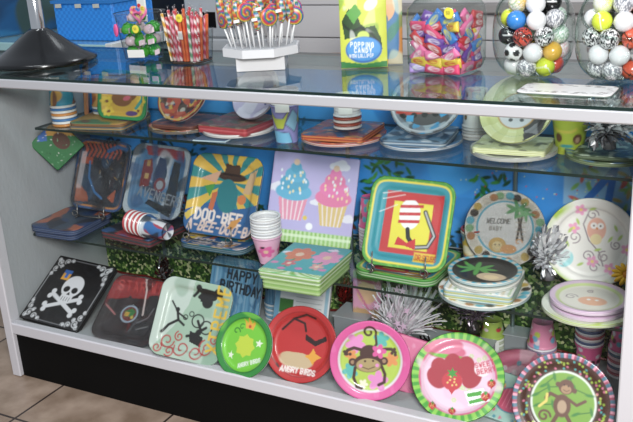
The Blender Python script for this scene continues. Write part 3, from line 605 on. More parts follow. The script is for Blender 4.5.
leaned('cutlery_pack', 'small clear pack with black and white print between the lime and red plates', 'cutlery', (.945, .135, .222), 0, 40, 0, .12, .10, lambda c: [c.fill('c4c8cc'), [c.rect(-.9+k*.25, -.9, -.78+k*.25, .9, '2a2c30') for k in range(8)]], rc=.004, thick=.01, prof=FLAT, side=('c8ccd0', '444444'), nr=12, na=60)
# ================================================================ MIDDLE SHELF
def p_hero(c):
    c.fill('1c5c9c'); c.frame(.93, 'e09030', 8); c.frame(.88, '26303c', 8); c.blotch(['1d4a6c', '3a4450', '14181e'], 5, 21, .15, .8)
    g = np.random.default_rng(3)
    for k in range(9): c.line([(-.75+k*.16, .88), (-.68+k*.16, .70), (-.78+k*.16, .52)], .07, 'c8542c')
    c.rect(-.82, .28, -.45, .48, 'b8502c'); c.poly([(-.85, -.3), (-.5, -.55), (-.35, -.8), (-.85, -.82)], 'b05a38'); c.poly([(.3, -.62), (.6, -.35), (.58, -.75)], 'c4603c')
    c.line([(-.55, .35), (-.5, -.1), (-.2, -.5), (.1, -.65)], .07, '2b7cc0'); c.line([(.1, .7), (.5, .85), (.85, .8)], .10, '1c6cb0')
    for k in range(26): x, y = g.uniform(-.2, .75), g.uniform(-.3, .7); c.line([(x, y), (x+g.uniform(-.16, .16), y+g.uniform(-.14, .14))], .02, ['9aa8b0', 'c8a048', '566670', '1a1e22'][k % 4])
    for k in range(8): c.line([(.2+k*.03, .2+k*.06), (.9, .35+k*.05)], .03, '14181c')
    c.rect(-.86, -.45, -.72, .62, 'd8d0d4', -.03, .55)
leaned('party_plates', 'dark wrapped square plate with orange line border, standing on the leftmost blue stack', 'party plates', (.193, .313, .592), 8.5, 24.1, -3.9, .191, .223, p_hero, wrap=6, side=('1c5c9c', 'cccccc'))
def p_team(c):
    c.fill('c8d4dc'); c.frame(.88, '4a88b8', 6); c.poly([(-.6, .95), (.75, .9), (.8, .6), (.2, .72), (-.5, .7)], 'b82c30'); c.blotch(['dfe6ec', '2a5c90', '20262e'], 4.5, 31, .25, .8)
    c.poly([(-.62, .55), (-.35, .62), (-.25, .3), (-.3, -.15), (-.62, -.2)], '8a2c2c'); c.rect(-.5, .4, -.38, .56, 'c8a050'); c.rect(-.5, .05, -.36, .2, 'd0b060')
    c.poly([(-.1, .68), (.12, .66), (.25, .3), (.2, -.4), (-.15, -.4), (-.2, .2)], '263e66'); c.disc(.08, -.08, .20, '8a2c34'); c.disc(.08, -.08, .12, 'a8b0b8'); c.poly([(.42, .62), (.66, .58), (.72, -.3), (.68, -.75), (.35, -.7), (.38, .1)], '22262c')
    c.text('AVENGERS', -.62, -.42, .26, '9aa0a8', .04, -.14, .78, .62); c.poly([(-.3, -.62), (.7, -.95), (.7, -.72), (-.2, -.5)], '1a1c20')
leaned('party_plates', 'blue and silver wrapped square plate with a red top edge, second from left', 'party plates', (.391, .342, .582), 13.4, 29.8, -5.9, .195, .229, p_team, wrap=7, side=('8fb0c8', 'cccccc'))
def p_teal(c):
    c.fill('1f8a8c'); c.rays(.1, .35, 12, 'e0b638', .4, -.05); c.poly([(-1, -1), (1, -1), (1, -.15), (.4, -.3), (-.2, -.1), (-1, -.45)], '1f5f98'); c.poly([(-1, -.55), (-.35, .02), (-.5, -.2), (-.9, -.7)], 'd8b83c')
    c.text('DOO-BEE', -.72, -.62, .25, 'e8d8d0', .06, -.04, .78, .62); c.text('A-BEE-DOO-BAH', -.85, -.88, .22, 'e4c8bc', .05, -.04, .72, .6)
    c.ell(.12, .48, .42, .11, '3f2a20', -.05); c.poly([(-.12, .48), (-.08, .8), (.12, .76), (.32, .78), (.34, .48)], '4c3426'); c.line([(-.12, .54), (.34, .52)], .06, '2a1a14')
    c.poly([(-.75, .38), (-.2, .62), (-.3, .3)], 'd8a888'); c.poly([(-.62, .2), (-.3, .28), (-.42, -.05)], '4a9c44'); c.poly([(.5, .1), (.62, .6), (.85, .7), (.75, .1)], 'd0ac80')
    c.ell(.08, .0, .30, .42, '1c7c84', .2); c.poly([(-.35, .05), (-.2, .1), (-.26, -.4), (-.4, -.35)], 'c8683c'); c.disc(.5, -.05, .12, 'd87c38'); c.poly([(.3, -.6), (.62, -.45), (.4, -.8), (.25, -.8)], 'd09040')
leaned('party_plates', 'teal square plate with yellow rays and a brown hat', 'party plates', (.666, .297, .579), 6.9, 28.7, -2.4, .228, .240, p_teal, side=('1f5f98', 'cccccc'), nr=60, na=240)
def cloud(c, x, y, s, col='e6e6f4'):
    for dx, dy, r in ((0, 0, 1), (.8, -.1, .7), (-.8, -.1, .7), (.3, .4, .7)): c.ell(x+dx*s, y+dy*s, r*s, r*s*.7, col)
def p_lav(c):
    c.fill('b7aee2'); cloud(c, .55, .8, .16); cloud(c, -.85, .2, .14); cloud(c, .1, -.05, .1); cloud(c, .85, -.35, .12)
    c.rect(-1, -1, 1, -.72, '86c050'); [c.rect(-1+k*.1, -1, -.95+k*.1, -.72, 'd8ecc0', 0, .7) for k in range(20)]; c.rect(-1, -.86, 1, -.80, 'e4f4d4', 0, .7)
    for x, y, t, m_, w_ in ((-.45, .05, '36a4cc', '48b0d8', 'e88cac'), (.48, .0, 'ec6cb0', 'e86ca4', 'e0c070')):
        c.poly([(x-.34, y-.05), (x+.34, y-.05), (x+.24, y-.55), (x-.24, y-.55)], w_); [c.line([(x-.24+k*.12, y-.06), (x-.17+k*.085, y-.54)], .025, 'f4e8ee') for k in range(5)]
        c.ell(x, y+.08, .42, .2, m_); c.ell(x, y+.28, .34, .19, t); c.ell(x, y+.46, .24, .17, m_); c.ell(x, y+.62, .13, .12, t); c.disc(x, y+.74, .07, 'e8c4a4'); dots(c, ['e8f4fa', 'f4e0a0'], 22, .022, 3+int(x>0), (x-.33, y, x+.33, y+.55))
    c.disc(.0, -.60, .08, 'f4f4f8'); c.disc(-.12, -.42, .05, 'e8c838')
leaned('party_plates', 'large square lavender plate with a blue and a pink cupcake', 'party plates', (.927, .360, .573), 22.7, 21.8, -8, .245, .255, p_lav, rc=.006, prof=FLAT, thick=.012, side=('f0f0f4', 'c8c4dc'), nr=66, na=260, mat=WRAPPED)
def p_sq(c):
    c.fill('4fa03c'); c.blotch(['78bc4c'], 40, 3, .3, .7); c.frame(.93, 'e8d838', 7); c.frame(.885, '2898a8', 8); c.rect(-.62, -.68, .74, .70, 'c82c30'); c.rect(-.42, -.56, .50, .48, 'e8dc28')
    c.ell(-.02, .22, .25, .34, 'f2f0f0', .1); [c.rect(-.30, .02+k*.17, .28, .09+k*.17, 'cc2028', .1) for k in range(4)]; c.rect(-.42, -.1, -.27, .48, 'e8dc28'); c.rect(.23, -.1, .5, .3, 'e8dc28')
    c.line([(-.02, -.12), (.02, -.3), (.2, -.5), (.5, -.45), (.62, -.2), (.46, .08), (.34, .3)], .10, '202022'); c.line([(.2, -.5), (.5, -.45), (.62, -.2), (.46, .08), (.34, .3)], .04, 'b8b8ba')
    c.poly([(-.28, -.5), (-.22, -.3), (.0, -.42), (.2, -.3), (.22, -.55), (.0, -.5)], 'd02028')
    c.rect(.22, -.82, .72, -.60, 'e8c428'); c.text('DR.SEUSS', .26, -.77, .12, 'c02420', .02, 0, .56, .5)
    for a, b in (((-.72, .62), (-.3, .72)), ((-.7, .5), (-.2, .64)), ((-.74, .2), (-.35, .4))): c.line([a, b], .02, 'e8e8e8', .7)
leaned('party_plates', 'square green-edged plate with teal, red and yellow frames, in a wire stand', 'party plates', (1.263, .247, .582), 8.7, 28.7, -3.5, .220, .231, p_sq, side=('4fa03c', 'dddddd'), nr=60, na=240, mat=WRAPPED)
def p_welcome(c):
    c.fill('e8e2d8'); g = np.random.default_rng(12)
    for k in range(26): a = 2*PI*k/26; c.disc(.86*math.cos(a)+g.uniform(-.03, .03), .86*math.sin(a), .105, ['54b4cc', '3f342c', 'c8a84c', 'd8cfc0', 'b87c48', '86b884'][k*5 % 6])
    c.disc(0, 0, .72, '4cb0cc'); c.disc(0, 0, .67, 'e4e2e0')
    for s, x in ((1, .30), (-1, .44)): c.line([(x, .45), (x+.06*s, .1), (x-.0*s, -.30)], .06, '4a3c34'); [c.line([(x-.03, .4-k*.12), (x+.07, .4-k*.12)], .02, 'c8b8a0') for k in range(6)]
    for a in range(7): c.ell(.32+.17*math.cos(a*.9), .50+.1*math.sin(a*.9), .16, .05, '5aa060', a*.9)
    for a in range(5): c.ell(.50+.12*math.cos(a*1.2), .38+.08*math.sin(a*1.2), .12, .04, '7cb87c', a*1.2)
    c.text('WELCOME', -.46, .12, .12, '4a443e', .022, 0, .72, .6, .25); c.text('BABY', -.38, -.06, .10, '8a8278', .02)
    c.ell(-.18, -.45, .22, .2, 'e0b460'); c.ell(-.18, -.48, .13, .13, 'f0d8a0'); c.disc(-.23, -.44, .018, '4a3020'); c.disc(-.13, -.44, .018, '4a3020'); c.ell(.1, -.55, .2, .12, 'e8a868'); c.curl(.34, -.36, .1, .03, 'e8a868', 0, .8)
leaned('party_plates', 'round WELCOME plate with polka dot rim, palm trees and a small lion', 'party plates', (1.474, .378, .545), 13.6, 6, 0, .203, .203, p_welcome, rnd=True, side=('e8e2d8', 'cccccc'), nr=56, na=220, wrap=9)
def p_owl(c):
    c.fill('eae6e0'); c.put(np.clip((np.hypot(c.u+.05, c.v+.05)-.82)*9, 0, 1)*np.clip((-c.u-c.v*.6+.15)*2.5, 0, 1), 'a4c43c'); c.ring(0, 0, .76, .03, 'd8d4d0'); c.disc(-.55, -.38, .2, '9cd8dc'); c.blotch(['f0ece8'], 4, 3, .4, .6)
    for x, y, r in ((.0, .62, .13), (-.35, .1, .14), (-.05, -.3, .13), (.28, -.3, .13), (.52, -.02, .11), (.1, -.55, .12)): c.curl(x, y, r, .026, '9a8a90', x*5, 1.3)
    c.line([(-.1, .62), (-.18, .4), (-.05, .05), (.18, -.2), (.28, -.5)], .03, '9a8a90')
    c.ell(.10, .30, .2, .26, 'ecae98'); c.disc(.04, .38, .07, 'f8f0ec'); c.disc(.18, .38, .07, 'f8f0ec'); c.disc(.04, .38, .02, '5a4a48'); c.disc(.18, .38, .02, '5a4a48'); c.ell(.1, .08, .12, .12, 'ecd8a0'); c.poly([(.08, .34), (.14, .34), (.11, .28)], 'e09040')
    for x, y in ((-.25, .72), (.05, -.42), (-.38, .3), (.75, -.1), (.42, -.55)): c.flower(x, y, .12, 'ec9cc4', 'f4d870')
    for x, y, a in ((-.45, .25, 1), (-.3, .45, 2), (.0, .75, .3), (.6, .15, 1), (.5, .35, 2), (-.2, -.5, .5), (.4, .1, 1), (-.5, -.05, 2), (.15, -.15, .3)): c.ell(x, y, .075, .03, 'b0cc60', a)
leaned('party_plates', 'large round white plate with pink owl and curling branch, lime left edge', 'party plates', (1.694, .346, .548), 8, 12.2, 0, .220, .220, p_owl, rnd=True, side=('eae6e0', 'b8c86c'), nr=60, na=230, mat=WRAPPED)
# ---- middle shelf: flat stacks
def remap(p, f=1.):
    return p
BL_ = ('2c4c80', '1c2c50', '6a7894')
flat('plate_stack', 'two dark blue wrapped plate packs lying flat at the far left', 'party plates', .140, .218, SH2, 2, [('lower_pack', .168, .19, .025, .016, plain('24406c'), 4, BL_, 0), ('upper_pack', .182, .20, .03, .016, lambda c: [c.fill('24406c'), c.blotch(['b8643c', '18202c', '3a4c60'], 4, 3, .1, .9)], 4, BL_, 0)])
flat('napkin_pack', 'dark wrapped napkin pack with red corners under the tipped-over cups', 'party napkins', .395, .272, SH2, -6, [('napkins', .205, .20, .008, .022, lambda c: [c.fill('20242c'), c.blotch(['a82c30', '2c5c90', '50545c'], 4, 8, .2, .8)], 3, ('30343c', '8c2c30', '44484e'), 0)])
flat('plate_stack', 'flat pack of teal and yellow plates beneath the teal plate with a brown hat', 'party plates', .680, .292, SH2, 0, [('plates', .225, .215, .035, .015, lambda c: [p_teal(c)], 4, ('1c6478', '1a4858', '8a9aa0'), 1)])
flat('plate_stack', 'flat pack of green, red and yellow plates beneath the framed square plate', 'party plates', 1.248, .282, SH2, -3, [('plates', .225, .215, .035, .018, p_sq, 4, ('4c9c3c', '3c7c34', 'c8d8b8'), 1)])
def p_dollflat(c):
    c.fill('3fb0b4'); cloud(c, .5, .75, .12); cloud(c, -.8, .3, .1); c.rect(-1, -1, 1, -.82, '86c050'); [c.rect(-1+k*.08, -1, -.96+k*.08, -.82, 'e0f0c8') for k in range(25)]
    for x, h_, d in ((-.35, 'e07c50', 'd86c74'), (.55, 'e898c0', 'e8a8a0')):
        c.flower(x, .25, .42, h_, 'ecc8a8', 7, x); c.line([(x, -.05), (x, -.6)], .05, '4c9c5c'); c.flower(x, -.35, .2, d, 'f4e0c0', 5)
    for x, y in ((-.8, -.4), (-.4, -.7), (.1, -.6), (.8, -.5)): c.ell(x, y, .12, .07, 'e080b4')
GW = ('8cc050', 'f0f4ea', 'b8dc90')
flat('napkin_stack', 'teal topped stack of flowered plates over lime napkins, jutting over the shelf edge', 'party plates', 1.022, .138, SH2, 1.5, [('napkins', .165, .19, .006, .026, plain('b8dc90'), 3, ('a4cc74', 'c4e0a0', '8cb860'), 0), ('plates', .172, .198, .004, .010, plain('f0f0f0'), 2, GW, 0), ('plates', .176, .202, .004, .012, p_dollflat, 2, GW, 0)])
def p_safari(c):
    c.fill('e8e2d8')
    for k in range(26): a = 2*PI*k/26; c.disc(.88*math.cos(a), .88*math.sin(a), .10, ['54b4cc', '3f342c', 'c8a84c', 'f4f0e8', 'b87c48'][k % 5])
def p_safarinap(c):
    c.fill('e8e6e0')
    for k in range(12): c.rect(-1+k*.17, -1, -.94+k*.17, 1, ['54b4cc', 'c8a84c', '86b454'][k % 3], 0, .7)
def p_darksaf(c):
    c.fill('cfc8b8'); c.rays(0, 0, 22, '54b4cc'); c.disc(0, 0, .88, '2c2824')
    for a in range(8): c.ell(-.25+.3*math.cos(a*.8), .15+.2*math.sin(a*.8), .26, .07, '5fae4c', a*.8)
    c.ell(.25, -.3, .4, .25, 'd8bc98'); c.ell(.25, -.32, .2, .13, 'ecd0a0')
SF = ('e8e4dc', '78bcc8', 'd8c890', '9cbc78')
flat('plate_stack', 'stack of dotted plates, striped napkins and dark palm plates before the WELCOME plate', 'party plates', 1.476, .205, SH2, 4, [('large_plates', .222, .222, .111, .008, p_safari, 2, ('e8e2d8', '8cb8c0'), 1), ('napkins', .165, .165, .012, .026, p_safarinap, 5, SF, 0), ('small_plates', .172, .172, .086, .008, plain('e8e2d8'), 2, ('e8e4dc', 'a8b8b0'), 0), ('small_plates', .176, .176, .088, .007, p_darksaf, 2, ('e8e4dc', '78bcc8'), 1)])
def p_owlflat(c): c.fill('e2dfd0'); c.put(np.clip((-c.v-.45)*4, 0, 1), 'b0cc48'); c.blotch(['e8e8e0', 'd8e4d0'], 4, 2, .3, .6); c.curl(-.6, .2, .15, .03, '9a8a90')
def p_owlpink(c):
    c.fill('dcc0d8'); c.disc(0, 0, .84, 'c8d890'); c.disc(0, 0, .74, 'e6e2d6'); c.ell(.1, -.15, .36, .26, 'ecb494'); c.disc(0, -.08, .05, 'f8f4f0'); c.disc(.2, -.08, .05, 'f8f4f0'); c.curl(-.45, .0, .17, .03, '9a8a90'); c.curl(0, .42, .1, .03, '9a8a90', 1)
flat('plate_stack', 'stack of lime-edged plates topped by two pink-rimmed owl plates, right end', 'party plates', 1.722, .203, SH2, 5, [('large_plates', .21, .21, .105, .007, p_owlflat, 2, ('b8cc68', 'e8e8dc'), 1), ('small_plates', .172, .172, .086, .007, plain('d8b8d4'), 3, ('dcb8d8', 'f0e4ee'), 0), ('small_plates', .176, .176, .088, .008, p_owlpink, 2, ('dcb8d8', 'f0e4ee'), 1)])
wire_stand('curled wire stand under the teal plate with a brown hat', .672, .168, SH2, 0, .16, .07, .05) if 0 else None
wire_stand('curled wire stand in front of the green-edged framed square plate', 1.262, .168, SH2+.031, 4, .14, .05, .018)
wire_stand('curled wire stand in front of the teal plate with rays', .672, .195, SH2+.028, 3, .14, .05, .018)
wire_stand('curled wire stand at the foot of the orange-bordered dark plate', .205, .225, SH2+.036, 5, .10, .04, .015)
def p_pinkdoll(c):
    c.fill('efb4d4'); cloud(c, -1.3, .2, .2, 'f8e4f0')
    for x in (-.9, .25, 1.4): c.flower(x, .05, .46, 'e860a8', 'ecc8a8', 6); c.ell(x-.15, .4, .12, .09, '1c1820', .5)
cup_pack('white-rimmed stack of pink flowered cups, leaning in front of the lavender plate', .868, .200, SH2, .040, .024, .075, 7, p_pinkdoll, False, ('f0f0f0', 'd4d4d8'))
cup_pack('tall stack of pink cups between the lavender plate and the framed square plate', 1.095, .385, SH2, .033, .025, .08, 8, p_conf, True, ('e8e0e4', 'd8c8d0'), pitch=.009)
def p_redblue(c): c.fill('2c6cac'); c.blotch(['b83038', 'e0e4e8', '1c2838'], 3, 5, .1, .9)
a = Vector((.985, -.11, -.06)).normalized(); b = Vector((0, 0, 1)); b = (b-a*b.dot(a)).normalized(); cc = (-a).cross(b)
Mt = Matrix((((-a).x*-1, 0, 0, 0), (0, 0, 0, 0), (0, 0, 0, 0), (0, 0, 0, 1)))
zax = -a; yax = b; xax = yax.cross(zax)
Mt = Matrix(((xax.x, yax.x, zax.x, .548), (xax.y, yax.y, zax.y, .178), (xax.z, yax.z, zax.z, SH2+.0295+.024), (0, 0, 0, 1)))
cup_pack('tipped-over stack of red-striped cups lying on the dark napkin pack', 0, 0, 0, .033, .025, .08, 8, p_redblue, False, ('f0eeee', 'c03c44'), tilt=Mt, pitch=.0085, sticker=(-2.2, -1.4, .3, .6))
def p_tube(c): c.fill('d8b83c'); c.blotch(['c8302c', '2c8cb0', 'e8e0c8'], 3, 6, .1, .9)
cup_pack('yellow and red party cups behind the right edge of the framed square plate', 1.385, .395, SH2, .030, .024, .075, 2, p_tube, False, ('d8d0c0', 'b83c34'))
tinsel('silver foil spray between the WELCOME plate and the owl plate', 1.598, .345, SH2, 420, .050, .13, ('e8e8ec', '9c9ca2', 'f6f6f8'), 8, 1.05, .008, ('9a9aa0', .014), metal=.5)
fl = thing('artificial_flower', 'yellow artificial daisy standing before the owl plate at the right end', 'flower', (1.785, .318, SH2+.0005))
m = MB(); m.tube([(0, 0, 0), (0, 0, .03), (-.002, -.003, .05)], .002, 6); m.build('stem', solid('4c7c30', .5), fl, True)
for k in range(13):
    a_ = 2*PI*k/13; m = MB(); V = []
    for i, (r_, w_) in enumerate(((.006, .002), (.016, .0045), (.027, .005), (.034, .002))):
        for s in (-1, 1): V.append((r_*math.cos(a_)-s*w_*math.sin(a_), -.006-.002*i, .055+r_*math.sin(a_)*.9+s*w_*math.cos(a_)))
    V += [(x, y+.0012, z) for x, y, z in V]
    m.add(V, [(0, 2, 3, 1), (2, 4, 5, 3), (4, 6, 7, 5), (9, 11, 10, 8), (11, 13, 12, 10), (13, 15, 14, 12), (0, 8, 10, 2), (2, 10, 12, 4), (4, 12, 14, 6), (1, 3, 11, 9), (3, 5, 13, 11), (5, 7, 15, 13), (6, 14, 15, 7), (0, 1, 9, 8)]); m.build('petal', solid('e8b020', .5), fl, True)
m = MB(); m.lathe([(0.0005, .004), (.006, .003), (.009, 0), (.006, -.003), (.0005, -.004)], 14); m.V = [np.array([(x, -.010+z, .055+y) for x, y, z in v]) for v in m.V]; m.build('flower_centre', solid('b8701c', .7), fl, True)
# ================================================================ UPPER SHELF
def p_orange(c): c.fill('c07c34'); c.blotch(['8c4c2c', 'd89838', '2c8c94'], 3, 4, .1, .9)
leaned('napkin_pack', 'narrow orange-brown napkin pack on edge at the left end of the top shelf', 'party napkins', (.140, .355, .86), -50, 5, 0, .15, .15, p_orange, rc=.004, thick=.012, prof=FLAT, side=('c88858', 'a85c3c'), nr=16, na=60)
def p_tealcup(c): c.fill('2898b4'); c.blotch(['d8a43c', '84542c'], 2.5, 5, .35, 1)
RB = ('f0eee8', '3c7cb8', 'f0eee8', 'd89040')
cup_pack('teal printed cup stack with blue and orange striped rims, upper left', .176, .218, SH1, .036, .029, .085, 8, p_tealcup, True, RB, sticker=(-1.75, -.75, .72, .97))
cup_pack('orange cup stack with blue striped rims, behind the teal ones', .262, .300, SH1, .034, .027, .085, 6, lambda c: [c.fill('c87c3c'), c.blotch(['a84c2c', 'e0a850'], 3, 3, .1, .9)], True, RB)
flat('plate_stack', 'flat pack of brown and yellow plates, leftmost stack on the top shelf', 'party plates', .315, .262, SH1, 10, [('napkins', .18, .18, .012, .010, plain('8c6c3c'), 2, ('2c6c84', 'a87c44', 'c0a060'), 0), ('plates', .185, .185, .03, .008, lambda c: [c.fill('b08838'), c.blotch(['2c7c5c', '6c4428'], 3, 6, .2, .9)], 2, ('a87444', '6c5438'), 0)])
def p_dog(c):
    c.fill('1f8c4c'); c.frame(.86, 'd8a830', 6); c.ell(.0, .2, .55, .5, '7a4828'); c.ell(-.1, -.15, .42, .32, '8a5430'); c.ell(.1, -.12, .16, .09, 'd05c70', .4); c.rays(.1, -.7, 9, 'd8a830', 0, -.3) if 0 else None
    for x, y in ((-.7, -.3), (-.6, -.7), (.6, -.6), (.75, -.2)): c.flower(x, y, .2, 'e8c430', '7c4828', 6)
    c.line([(.6, .9), (.75, -.1), (.5, -.5)], .12, '2c9c94'); c.ell(.35, -.72, .25, .1, '5c3c7c')
leaned('party_plates', 'green-edged square plate with a brown blob and yellow flowers, top shelf left', 'party plates', (.393, .235, .873), 4.8, 13.9, -2, .168, .141, p_dog, mat=WRAPPED, side=('1f8c4c', 'dddddd'), nr=36, na=140)
def p_diam(c): c.fill('2c7c44'); c.poly([(-1, 1), (.3, 1), (-1, -.3)], 'd89c38'); c.poly([(-1, .2), (-.5, -.2), (-.8, -.6), (-1, -.4)], '2c6cc0'); c.ell(.0, .3, .5, .4, '5c3424'); c.speck(40, .03, ['e8e8e0', '78b884', '1c5c30'], 3)
leaned('napkin_pack', 'green and orange napkin pack stood corner-down beneath the left end of the top shelf', 'party napkins', (.082, .262, .695), 42, 3, -52, .118, .118, p_diam, rc=.004, thick=.01, prof=FLAT, side=('2c7c44', 'd8a050'), nr=26, na=100, mat=WRAPPED)
def p_comic(c): c.fill('a83c2c'); c.blotch(['d8b040', '2c3c6c', 'c8c0b0', '3c241c', 'c04c30'], 10, 41, .15, .9); c.ring(0, 0, .93, .05, 'c8a050')
leaned('party_plates', 'round red and yellow comic-patterned plate standing on the top shelf', 'party plates', (.587, .262, .882), -5.6, 36, 0, .170, .170, p_comic, rnd=True, mat=WRAPPED, side=('a83c2c', 'dddddd'), nr=36, na=140)
flat('plate_stack', 'flat dark red plate packs under the comic-patterned round plate', 'party plates', .585, .270, SH1, 0, [('plates', .21, .21, .105, .008, p_comic, 2, ('4c3c34', '8c8478'), 1), ('napkins', .15, .15, .02, .010, lambda c: [c.fill('6c3c30'), c.blotch(['a85c3c', '2c2c34'], 8, 5, .1, .9)], 2, ('7c4438', '4c302c'), 0)])
cup_pack('dark brown cup stack behind the red napkin pack', .716, .395, SH1, .034, .027, .085, 5, lambda c: [c.fill('2c2c24'), c.disc(.1, .2, .5, 'b89c8c'), c.disc(.1, .2, .3, '6c3c3c'), c.blotch(['4c5c34'], 8, 3, .3, .8)], True, ('3c3c34', '8c8c80'))
def p_purple(c): c.fill('d8d0e0'); c.blotch(['b0a0c8'], 8, 3, .2, .7); c.poly([(.1, .6), (.5, .7), (.8, .2), (.55, -.4), (.2, .0)], '2c3c8c'); c.poly([(.6, .3), (.9, .4), (.85, -.3), (.6, -.3)], 'b86438'); c.line([(-.6, .1), (-.1, -.1), (.2, .1)], .16, 'f0ecf0')
leaned('party_plates', 'round white and purple plate standing behind the red napkin pack', 'party plates', (.800, .302, .886), -12, 34, 0, .155, .155, p_purple, rnd=True, mat=WRAPPED, side=('d8d0e0', 'bbbbbb'), nr=34, na=130)
flat('plate_stack', 'white plates with a bright red napkin pack on top, left of centre', 'party plates', .762, .272, SH1, -4, [('plates', .205, .205, .1025, .007, plain('dcd8d4'), 2, ('e8e4e0', 'b0a8a4'), 1), ('napkins', .165, .165, .008, .020, lambda c: [c.fill('6c4838'), c.blotch(['8c7460', '4c5440', '8c3c34'], 8, 7, .1, .8)], 3, ('b8343c', 'a42c34', 'cc5c60'), 0)])
mn = MB(); mn.box(-.05, -.028, 0, .05, .028, .003, b=.001); r = thing('folded_card', 'small folded card lying at the front edge of the top shelf', 'card', (.738, .185, SH1), -.15 if 0 else .1); r.location.y = .1815; mn.build('card', solid('b4c4cc', .5), r)
mn = MB(); mn.box(-.046, -.024, .0031, .046, .024, .0045); mn.build('card_print', solid('4c5c74', .5), r)
def p_stained(c):
    c.fill('8c8cc8'); 
    for P, col in (([(-.8, 1), (-.2, -.2), (.2, -.2), (.6, 1), (.2, .4), (-.2, .4)], 'b8c43c'), ([(-.6, -1), (-.9, -.2), (.5, -.4), (.7, -1)], '6cb4d8'), ([(.7, .9), (.3, .1), (.8, -.4), (1.2, .3)], '88c0dc'), ([(1.2, 1), (1, .2), (1.5, -.3), (1.8, .6)], 'c0c848'), ([(-1.6, .8), (-1.2, -.3), (-.9, .6)], '7c80c0')): c.poly(P, col); c.line(P+[P[0]], .05, '4c4c7c')
cup_pack('tall lilac and lime cup stack at the front of the top shelf, left of centre', .940, .222, SH1, .036, .028, .095, 5, p_stained, False, ('e8e8ea', '8a8a9c', 'dcdce0'), sticker=(-1.75, -.75, .62, .84))
cup_pack('white wrapped cup stack standing on the orange plates', 1.098, .262, SH1+.041, .034, .032, .05, 4, lambda c: [c.fill('e4e2e4'), [c.line([(-2, .6-k*.3), (2, .6-k*.3)], .05, 'b8b4b8') for k in range(5)]], True, ('a8442c', 'dcd0c8'), sticker=(-1.75, -.75, .45, .85))
flat('plate_stack', 'wide orange and red plates with a dark napkin pack, centre of the top shelf', 'party plates', 1.075, .282, SH1, 3, [('plates', .222, .222, .111, .008, lambda c: [c.fill('b8442c'), c.blotch(['d89038', '7c2c24', '2c3c5c'], 10, 5, .1, .9)], 2, ('b84430', 'e0d4cc'), 1), ('napkins', .17, .17, .01, .014, lambda c: [c.fill('4c3c44'), c.blotch(['b8782c', '2c4c74', '8c3c2c'], 10, 9, .1, .9)], 3, ('c0502c', 'd8904c', '9c3c28'), 0)])
def p_train(c):
    c.fill('7c828c'); c.blotch(['2c9cd0', '5c5450', 'a8b4bc'], 8, 13, .2, .9); c.disc(0, 0, .66, '4c4848'); c.rect(-.8, -.30, .6, -.10, 'c03828', .1); c.rect(-.5, -.1, -.1, .2, '8c9094', .1); c.rect(.1, -.08, .6, .25, '3c4044', .1)
    for x in (-.6, -.3, 0, .3, .55): c.disc(x, -.32+x*.1, .09, '1c1814')
    c.rect(-.5, -.55, -.3, -.35, '2c9cd0'); c.rect(.4, -.35, .65, -.15, '2c9cd0', .5); c.ring(0, 0, .92, .06, 'c0c4c8')
leaned('party_plates', 'round silver-grey plate with a red and black train', 'party plates', (1.293, .300, .884), 10.8, 42, 0, .176, .176, p_train, rnd=True, mat=WRAPPED, side=('a8acb0', 'dddddd'), nr=40, na=160)
flat('plate_stack', 'blue and silver wrapped plates beneath the upright train plate', 'party plates', 1.285, .290, SH1, 6, [('plates', .205, .205, .1025, .007, lambda c: [c.fill('3c74a0'), c.blotch(['6c7880', '2c4c68'], 8, 5, .1, .9)], 2, ('dcd8d4', '4c7ca0'), 1), ('napkins', .16, .16, .015, .015, lambda c: [c.fill('5c7c94'), c.blotch(['b0b8c0', '2c3c4c'], 8, 6, .1, .9)], 3, ('7c98ac', '34506c', 'c0c8cc'), 0)])
def p_penguin(c):
    c.fill('e6e6e4')
    for x in (-1.2, -.2, .8, 1.6):
        for y in (-.5, .15, .75): c.ell(x, y, .10, .16, '3c3830'); c.disc(x, y, .04, 'd8a030')
cup_pack('white cup stack with small dark spots beside the train plate', 1.392, .395, SH1, .034, .027, .09, 4, p_penguin, True, ('e4e4e4', 'c8c8c8'))
def p_pengplate(c):
    c.fill('dfe0a0'); 
    for r_ in (.62, .8, .95): c.ring(0, 0, r_, .02, 'ecedc4')
    c.rays(0, 0, 9, 'd4d690', 0, -.5); c.poly([(.2, -.25), (.95, .1), (.8, -.62), (.4, -.9)], '3c383c'); c.poly([(.3, -.6), (.6, -.3), (.75, -.7)], '8a888c'); c.disc(0, .0, .54, 'c8963c'); c.disc(0, .0, .50, 'dcdce0'); c.ell(0, .1, .3, .2, '3c3c40'); c.ell(0, .02, .14, .1, 'd0c8a0'); c.ell(-.12, -.28, .06, .05, '55555a'); c.ell(.18, -.26, .06, .05, '55555a')
leaned('party_plates', 'round pale yellow plate with dark wedge and orange-ringed white centre', 'party plates', (1.520, .292, .882), -4, 38, 0, .176, .176, p_pengplate, rnd=True, side=('dfe0a0', 'eeeeee'), mat=WRAPPED, nr=44, na=170)
flat('plate_stack', 'pale lime napkins on silver-grey plates, beneath the pale yellow plate', 'party plates', 1.523, .268, SH1, 3, [('plates', .20, .20, .10, .008, plain('a8a89c'), 3, ('8c8c88', 'd8d8d0'), 1), ('napkins', .168, .13, .008, .012, lambda c: [c.fill('c4c890'), c.blotch(['6c6c54', 'e0e4b8'], 8, 6, .3, .8)], 4, ('dde0a4', 'eceec8', 'c8cc88'), 0)])
def p_banana(c):
    c.fill('bccc34'); 
    for x in (-1.4, .1, 1.6): c.ell(x-.2, .45, .5, .24, 'e0d048'); c.ell(x-.2, .58, .42, .2, 'bccc34'); c.ell(x+.35, -.1, .2, .3, '6c4430'); c.ell(x+.35, -.15, .1, .16, 'c09878'); c.ell(x-.1, -.5, .3, .1, '3ca0a0'); c.ell(x-.45, -.05, .16, .26, '6c4430')
